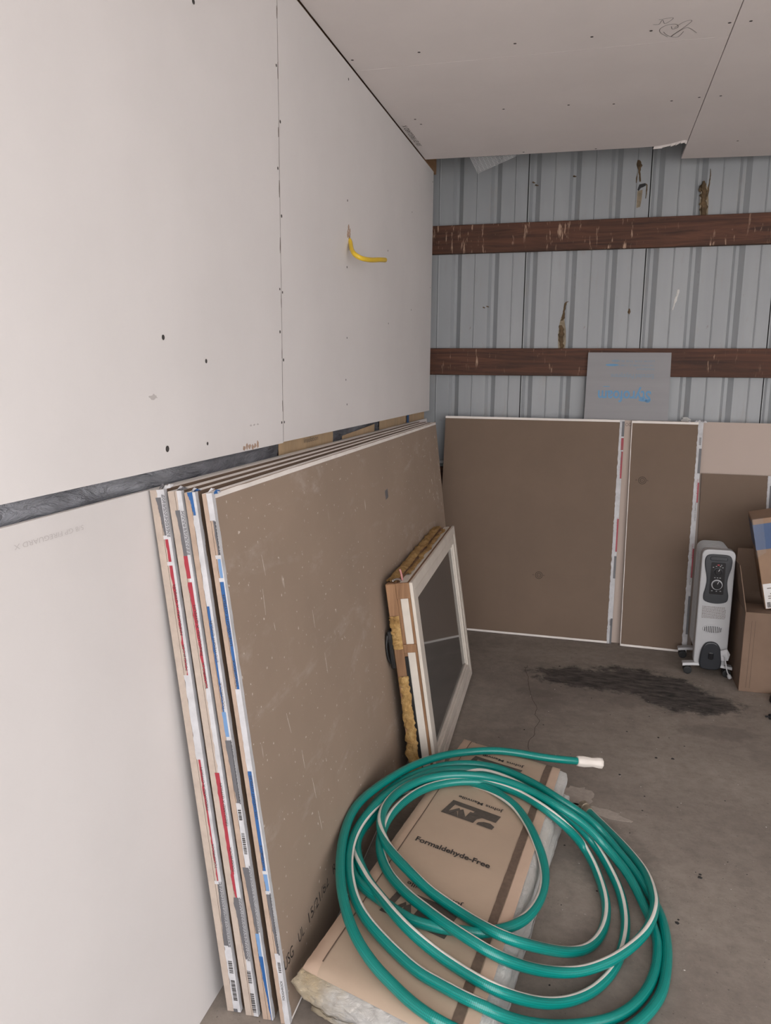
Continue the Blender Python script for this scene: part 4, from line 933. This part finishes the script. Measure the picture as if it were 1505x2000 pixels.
# relax small kinks left by the coarse control points
for _ in range(4): hp = [hp[0]] + [tuple((hp[i - 1][k] + 2 * hp[i][k] + hp[i + 1][k]) / 4 for k in range(4)) for i in range(1, len(hp) - 1)] + [hp[-1]]
HP = [p[:3] for p in hp]; HA = [p[3] for p in hp]
hose = thing('garden_hose', 'long green garden hose with white stripe coiled over the insulation batt', 'hose', (.75, 2.0, 0))
v, f, uv = tube(HP, HR, 14); obj('hose_tube', v, f, 'hose', hose, smooth=True, uv=uv)
FR = frames(HP); v = []; f = []
for p, a, (t, l, u) in zip(HP, HA, FR):
    for da in (-20, -10, 0, 10, 20):
        r = math.radians(a + da); v.append(Vector(p) + (u * math.cos(r) + l * math.sin(r)) * (HR + (.0007 if abs(da) < 20 else .0001)))
for i in range(len(HP) - 1):
    for k in range(4): q = i * 5 + k; f.append((q, q + 1, q + 6, q + 5))
obj('stripe', v, f, 'hose_stripe', hose, smooth=True)
d0 = (Vector(HP[0]) - Vector(HP[3])).normalized()
gv = []; n = 24; prof_ = [(-.014, .0155), (-.010, .0175), (.010, .0185), (.030, .0165), (.044, .0150), (.052, .0160), (.066, .0185), (.078, .0180), (.080, .0120)]
vv, ff = lathe(prof_, HP[0], d0, n)
for i, p in enumerate(vv):
    ring_i, k = divmod(i, n); ax = Vector(HP[0]) + d0 * prof_[ring_i][0]
    if 1 <= ring_i <= 7: gv.append(ax + (Vector(p) - ax) * (1 + .06 * math.cos(k / n * 2 * math.pi * 8)))
    else: gv.append(p)
obj('hose_grip', gv, ff, 'hose_end', hose, smooth=True)
d1 = (Vector(HP[-1]) - Vector(HP[-4])).normalized(); d1 = Vector((d1.x, d1.y, 0)).normalized()
vv, ff = lathe([(-.012, .0138), (.006, .0142), (.007, .0125), (.012, .0125), (.013, .0165), (.030, .0168), (.031, .0140), (.034, .0140), (.034, .010), (.020, .010)], Vector(HP[-1]) + Vector((0, 0, .003)), d1, 18); obj('hose_coupling', vv, ff, 'brass', hose)

# ------------------------------------------------------------------ oil filled radiator
M['rad_white'] = simple('radiator_white_enamel', (.42, .42, .43, 1), .35, .03, 8)
M['rad_dark'] = simple('radiator_dark_plastic', (.018, .020, .025, 1), .32, .05, 20)
M['rad_black'] = simple('radiator_black_panel', (.012, .012, .014, 1), .18, 0)
M['rad_grey'] = simple('radiator_grey_knob_ring', (.45, .45, .46, 1), .35, 0)
M['rad_red'] = simple('indicator_red', (.30, .02, .03, 1), .3, 0)
M['rubber'] = simple('black_rubber', (.010, .010, .011, 1), .6, 0)
HX, HY = 1.500, 3.862
rad = thing('oil_radiator', 'white oil-filled radiator heater on black casters beside the cardboard box', 'heater', (HX, 3.99, 0))
def rrect(w, z0, z1, r, n=5):
    P = []
    for cx, cz, a0 in ((w / 2 - r, z1 - r, 0), (-w / 2 + r, z1 - r, 90), (-w / 2 + r, z0 + r, 180), (w / 2 - r, z0 + r, 270)):
        for k in range(n + 1): a = math.radians(a0 + 90 * k / n); P.append((cx + r * math.cos(a), cz + r * math.sin(a)))
    return P
fx = lambda a, b, d: Vector((HX + a, d, b))
v, f = prism(rrect(.150, .045, .632, .030), fx, HY + .052, HY); bevel(obj('front_housing', v, f, 'rad_white', rad, smooth=False), .006, 3)
for k in range(7):
    y = HY + .066 + k * .030
    v, f = prism(rrect(.138, .085, .625, .035), fx, y + .011, y); bevel(obj('fin', v, f, 'rad_white', rad), .004, 2)
v, f, _ = tube([(HX, HY + .05, .56), (HX, HY + .255, .56)], .028, 14); obj('header_pipe', v, f, 'rad_white', rad, smooth=True)
v, f, _ = tube([(HX, HY + .05, .14), (HX, HY + .255, .14)], .028, 14); obj('header_pipe', v, f, 'rad_white', rad, smooth=True)
# control panel: hourglass outline
def outline(pts, per=6):
    P = catmull(pts + pts[:3], per); return P[per:per * (len(pts) + 1)]
half = [(.0, .610), (.045, .607), (.060, .585), (.058, .545), (.049, .505), (.046, .475), (.050, .440), (.056, .405), (.047, .378), (.0, .368)]
loop = half + [(-a, b) for a, b in half[-2:0:-1]]
lp = outline(loop, 4)
v, f = prism(lp, fx, HY + .002, HY - .008); cpn = bevel(obj('control_panel', v, f, 'rad_dark', rad), .003, 2)
v, f = prism(rrect(.064, .415, .572, .006), fx, HY - .006, HY - .0095); obj('control_face', v, f, 'rad_black', cpn)
v, f = prism(rrect(.078, .580, .600, .008), fx, HY - .006, HY - .0115); bevel(obj('top_grip', v, f, 'rad_dark', cpn), .003, 2)
for z, r in ((.527, .0165), (.463, .0205)):
    n = 24; P = [(r * 1.22 * math.cos(2 * math.pi * k / n), z + r * 1.22 * math.sin(2 * math.pi * k / n)) for k in range(n)]
    v, f = prism(P, fx, HY - .008, HY - .0105); obj('dial_ring', v, f, 'rad_grey' if r > .02 else 'rad_dark', cpn)
    P = [(r * math.cos(2 * math.pi * k / n), z + r * math.sin(2 * math.pi * k / n)) for k in range(n)]
    v, f = prism(P, fx, HY - .008, HY - .024); kn = bevel(obj('knob', v, f, 'rad_black', cpn), .003, 2)
    v, f = prism([(-.0012, z + r * .3), (.0012, z + r * .3), (.006, z + r * .9), (.0036, z + r * .95)], fx, HY - .0238, HY - .0248); obj('knob_mark', v, f, 'tape_white', kn)
v, f = prism(rrect(.010, .557, .563, .002), fx, HY - .008, HY - .011); obj('indicator_lamp', v, f, 'rad_red', cpn)
for a, z in ((-.022, .548), (-.009, .553), (.009, .553), (.020, .548), (.013, .560), (-.012, .497), (.0, .497), (.012, .497), (-.020, .432), (.0, .431), (.018, .432)):
    v, f = prism([(a - .003, z - .001), (a + .003, z - .001), (a + .003, z + .001), (a - .003, z + .001)], fx, HY - .0093, HY - .0102); obj('panel_mark', v, f, 'tape_white', cpn)
# small print, vent and cord cover
mb = MB(); rr = random.Random(8)
for k in range(10):
    z = .348 - k * .0062; a = -.055
    while a < .048:
        w = rr.uniform(.004, .010); mb.add([fx(a, z, HY - .0006), fx(min(a + w, .052), z, HY - .0006), fx(min(a + w, .052), z + .0027, HY - .0006), fx(a, z + .0027, HY - .0006)], [(0, 1, 2, 3)]); a += w + .0018
tag(mb.build('small_print', 'ink_soft', rad), kind='stuff')
n = 28; P = [(.047 * math.cos(2 * math.pi * k / n), .238 + .022 * math.sin(2 * math.pi * k / n)) for k in range(n)]
v, f = prism(P, fx, HY + .002, HY - .005); vt = bevel(obj('vent', v, f, 'rad_white', rad), .003, 2)
for k in range(10):
    a = -.036 + k * .008; hh = .017 * math.sqrt(max(1 - (a / .045) ** 2, .05))
    v, f = prism([(a - .0015, .238 - hh), (a + .0015, .238 - hh), (a + .0015, .238 + hh), (a - .0015, .238 + hh)], fx, HY - .004, HY - .0056); obj('slot', v, f, 'rad_black', vt)
half = [(.0, .176), (.026, .168), (.042, .140), (.049, .100), (.050, .062), (.038, .040), (.0, .034)]
lp = outline(half + [(-a, b) for a, b in half[-2:0:-1]], 4)
v, f = prism(lp, fx, HY + .004, HY - .016); cc = bevel(obj('cord_cover', v, f, 'rad_dark', rad), .006, 3)
v, f = prism(rrect(.024, .088, .124, .008), fx, HY - .014, HY - .020); bevel(obj('cord_hook', v, f, 'rad_black', cc), .003, 2)
# feet with casters
for y in (HY + .012, HY + .232):
    v = []; f = []; m = 16
    for i in range(m + 1):
        a = -.124 + .226 * i / m; z = .052 - .010 * (abs(a + .011) / .113) ** 2
        v += [(HX + a, y - .022, z), (HX + a, y + .022, z), (HX + a, y + .018, z + .012), (HX + a, y - .018, z + .012)]
    for i in range(m):
        for k in range(4): f.append((4 * i + k, 4 * i + (k + 1) % 4, 4 * i + 4 + (k + 1) % 4, 4 * i + 4 + k))
    f += [(3, 2, 1, 0), tuple(4 * m + k for k in range(4))]
    ft = obj('foot_bar', v, f, 'rad_white', rad)
    for a in (-.099, .080):
        for dy in (-.011, .011):
            v, f = lathe([(-.008, .012), (-.007, .0195), (.007, .0195), (.008, .012)], (HX + a, y + dy, .0198), (0, 1, 0), 18); obj('caster_wheel', v, f, 'rubber', ft)
        v, f = lathe([(0, .012), (.028, .009)], (HX + a, y, .020), (0, 0, 1), 12); obj('caster_stem', v, f, 'rubber', ft)
# warning tag and plug on the cord
cp = catmull([(HX + .045, HY - .010, .10), (HX + .060, HY - .022, .115), (HX + .066, HY - .026, .09), (HX + .074, HY - .030, .05), (HX + .082, HY - .034, .030)], 5)
v, f, _ = tube(cp, .0032, 8); cord = obj('power_cord', v, f, 'tape_white', rad, smooth=True)
v, f = lathe([(0, .004), (.006, .009), (.020, .010), (.024, .006)], cp[-1], Vector(cp[-1]) - Vector(cp[-3]), 12); obj('plug', v, f, 'tape_white', cord)
tg = [(.040, .140), (.070, .150), (.083, .128), (.078, .092), (.048, .088)]
v, f = prism(tg, lambda a, b, d: Vector((HX + a, d - .02 * (a - .04) * 4 + .006 * math.sin(b * 90), b)), HY - .022, HY - .0225); obj('paper_tag', v, f, 'tape_white', cord)

# ------------------------------------------------------------------ cardboard boxes
def cardboard():
    t = NT('cardboard'); t.set(Roughness=.75); f = t.noise(4, 4, .6); t.color(t.ramp(f, [(.3, (.165, .105, .071, 1)), (.7, (.210, .137, .094, 1))]))
    t.bump(t.noise(60, 2, .5, (4, 4, .3)), .12, .003); return t.m
M['card'] = cardboard()
M['card_blue'] = simple('box_blue_print', (.020, .060, .165, 1), .4, .08, 12)
M['card_orange'] = simple('box_orange_print', (.62, .25, .10, 1), .45, .05, 20)
M['label_white'] = simple('shipping_label', (.66, .64, .63, 1), .5, .03, 20)
M['card_light'] = simple('cardboard_light', (.27, .165, .10, 1), .6, .08, 10)
bx = thing('cardboard_box', 'large open cardboard box on the floor right of the oil heater', 'box', (1.85, 3.9, 0))
X0, X1, Y0, Y1, HZ, T_ = 1.608, 2.12, 3.700, 4.10, .384, .005
def wallbox(name, *a): return box(name, *a, 'card', bx, .0015)
wallbox('front_panel', X0, X1, Y0, Y0 + T_, .001, HZ); wallbox('back_panel', X0, X1, Y1 - T_, Y1, .001, HZ)
wallbox('side_panel', X0, X0 + T_, Y0 + T_, Y1 - T_, .001, HZ); wallbox('side_panel', X1 - T_, X1, Y0 + T_, Y1 - T_, .001, HZ)
wallbox('base_panel', X0 + T_, X1 - T_, Y0 + T_, Y1 - T_, .001, .001 + T_)
def flap(c): v, f = hexa(c); bevel(obj('flap', v, f, 'card', bx), .001, 1)
# left flap standing up and leaning out, back flap standing, front flap folded in
flap([(X0, Y0 + .004, HZ), (X0 + .004, Y0 + .004, HZ), (X0 + .004, Y1 - .004, HZ), (X0, Y1 - .004, HZ), (X0 - .030, Y0 + .075, HZ + .20), (X0 - .026, Y0 + .075, HZ + .20), (X0 - .026, Y1 - .03, HZ + .20), (X0 - .030, Y1 - .03, HZ + .20)])
flap([(X0 + .006, Y1 - .004, HZ), (X1 - .006, Y1 - .004, HZ), (X1 - .006, Y1, HZ), (X0 + .006, Y1, HZ), (X0 + .02, Y1 + .024, HZ + .21), (X1 - .02, Y1 + .024, HZ + .21), (X1 - .02, Y1 + .028, HZ + .21), (X0 + .02, Y1 + .028, HZ + .21)])
flap([(X0 + .012, Y0 + .004, HZ - .006), (X1 - .012, Y0 + .004, HZ - .006), (X1 - .012, Y0 + .20, HZ - .016), (X0 + .012, Y0 + .20, HZ - .016), (X0 + .012, Y0 + .004, HZ - .002), (X1 - .012, Y0 + .004, HZ - .002), (X1 - .012, Y0 + .20, HZ - .012), (X0 + .012, Y0 + .20, HZ - .012)])
for s in (.030, .045): box('crease', X0 + s, X0 + s + .0009, Y0 - .0006, Y0 + .001, .02, HZ - .04, 'ink_brown', bx)
# tilted box with a blue band resting on top
tb = thing('cardboard_box', 'tilted parcel box with blue band and white shipping label resting on the open box', 'box', (1.72, 3.80, .385))
B0 = Vector((1.706, 3.782, .3795)); BU = Vector((.976, 0, .215)).normalized(); BV = Vector((-.215, .0, .976)).normalized(); BW = Vector((.10, .995, 0)).normalized()
def Q(a, c, b): return B0 + BU * a + BV * b + BW * c
PWD, PH, PD = .40, .430, .24
c = [Q(0, 0, 0), Q(PWD, 0, 0), Q(PWD, PD, 0), Q(0, PD, 0), Q(0, 0, PH), Q(PWD, 0, PH), Q(PWD, PD, PH), Q(0, PD, PH)]
v, f = hexa(c); bevel(obj('carton', v, f, 'card_light', tb), .004, 2)
e = .0012
c = [Q(-e, -e, .285), Q(PWD + e, -e, .285), Q(PWD + e, PD + e, .285), Q(-e, PD + e, .285), Q(-e, -e, .405), Q(PWD + e, -e, .405), Q(PWD + e, PD + e, .405), Q(-e, PD + e, .405)]
v, f = hexa(c); bb = obj('blue_band', v, f[2:], 'card_blue', tb)
n = 20; obj('printed_circle', [Q(.125 + .030 * math.cos(2 * math.pi * k / n), -.0022, .350 + .030 * math.sin(2 * math.pi * k / n)) for k in range(n)], [tuple(range(n))], 'card_orange', bb)
lab = obj('shipping_label', [Q(.004, -e, .004), Q(.15, -e, .004), Q(.15, -e, .122), Q(.004, -e, .122)], [(0, 1, 2, 3)], 'label_white', tb)
obj('label_wrap', [Q(-e, .002, .004), Q(-e, .05, .03), Q(-e, .05, .122), Q(-e, .002, .122)], [(3, 2, 1, 0)], 'label_white', tb)
mb = MB(); k = .012
while k < .14: mb.add([Q(k, -.0018, .008), Q(k + .0035, -.0018, .008), Q(k + .0035, -.0018, .034), Q(k, -.0018, .034)], [(0, 1, 2, 3)]); k += random.choice((.005, .007, .009))
mb.build('bar_code', 'ink', lab)
for b_, a0, a1 in ((.098, .02, .05), (.072, .03, .09), (.060, .02, .07), (.050, .02, .10)): obj('label_line', [Q(a0, -.0018, b_), Q(a1, -.0018, b_), Q(a1, -.0018, b_ + .004), Q(a0, -.0018, b_ + .004)], [(0, 1, 2, 3)], 'ink_soft', lab)
t = NT('clear_packing_tape'); t.set(Roughness=.08, Alpha=.10); t.color((.6, .6, .6, 1)); t.bump(t.noise(30, 4, .7), .8, .01); M['clear_tape'] = t.m
obj('packing_tape', [Q(-.003, -.003, .25), Q(.04, -.003, .27), Q(.045, -.003, .433), Q(-.003, -.003, .433)], [(0, 1, 2, 3)], 'clear_tape', tb)
obj('packing_tape', [Q(-.004, .0, .22), Q(-.004, .09, .25), Q(-.010, .10, .36), Q(-.004, .0, .40)], [(3, 2, 1, 0)], 'clear_tape', tb)

# ------------------------------------------------------------------ black cord at the right edge
bc = thing('power_cord', 'black power cord coil and plug on the floor at the right edge', 'cord', (1.80, 3.55, 0))
pts = []
for k in range(58):
    a = k / 57 * 2 * math.pi * 3 + 2.0; r = .085 + .004 * math.sin(k); pts.append((1.812 + r * math.cos(a), 3.590 + r * math.sin(a), .006 + .010 * k / 57 * 2))
pts += [(1.80, 3.48, .016), (1.765, 3.445, .009), (1.735, 3.428, .008), (1.712, 3.415, .010)]
v, f, _ = tube(catmull(pts, 3), .0052, 8); obj('cable', v, f, 'rubber', bc, smooth=True)
v, f = lathe([(0, .006), (.008, .011), (.026, .013), (.032, .012)], (1.714, 3.416, .013), (-1, -.25, 0), 12); pg = obj('plug', v, f, 'rubber', bc)
for dy in (-.005, .005): v, f = lathe([(0, .0022), (.018, .0022)], (1.683, 3.408 + dy, .014), (-1, -.25, 0), 6); obj('prong', v, f, 'rubber', pg)
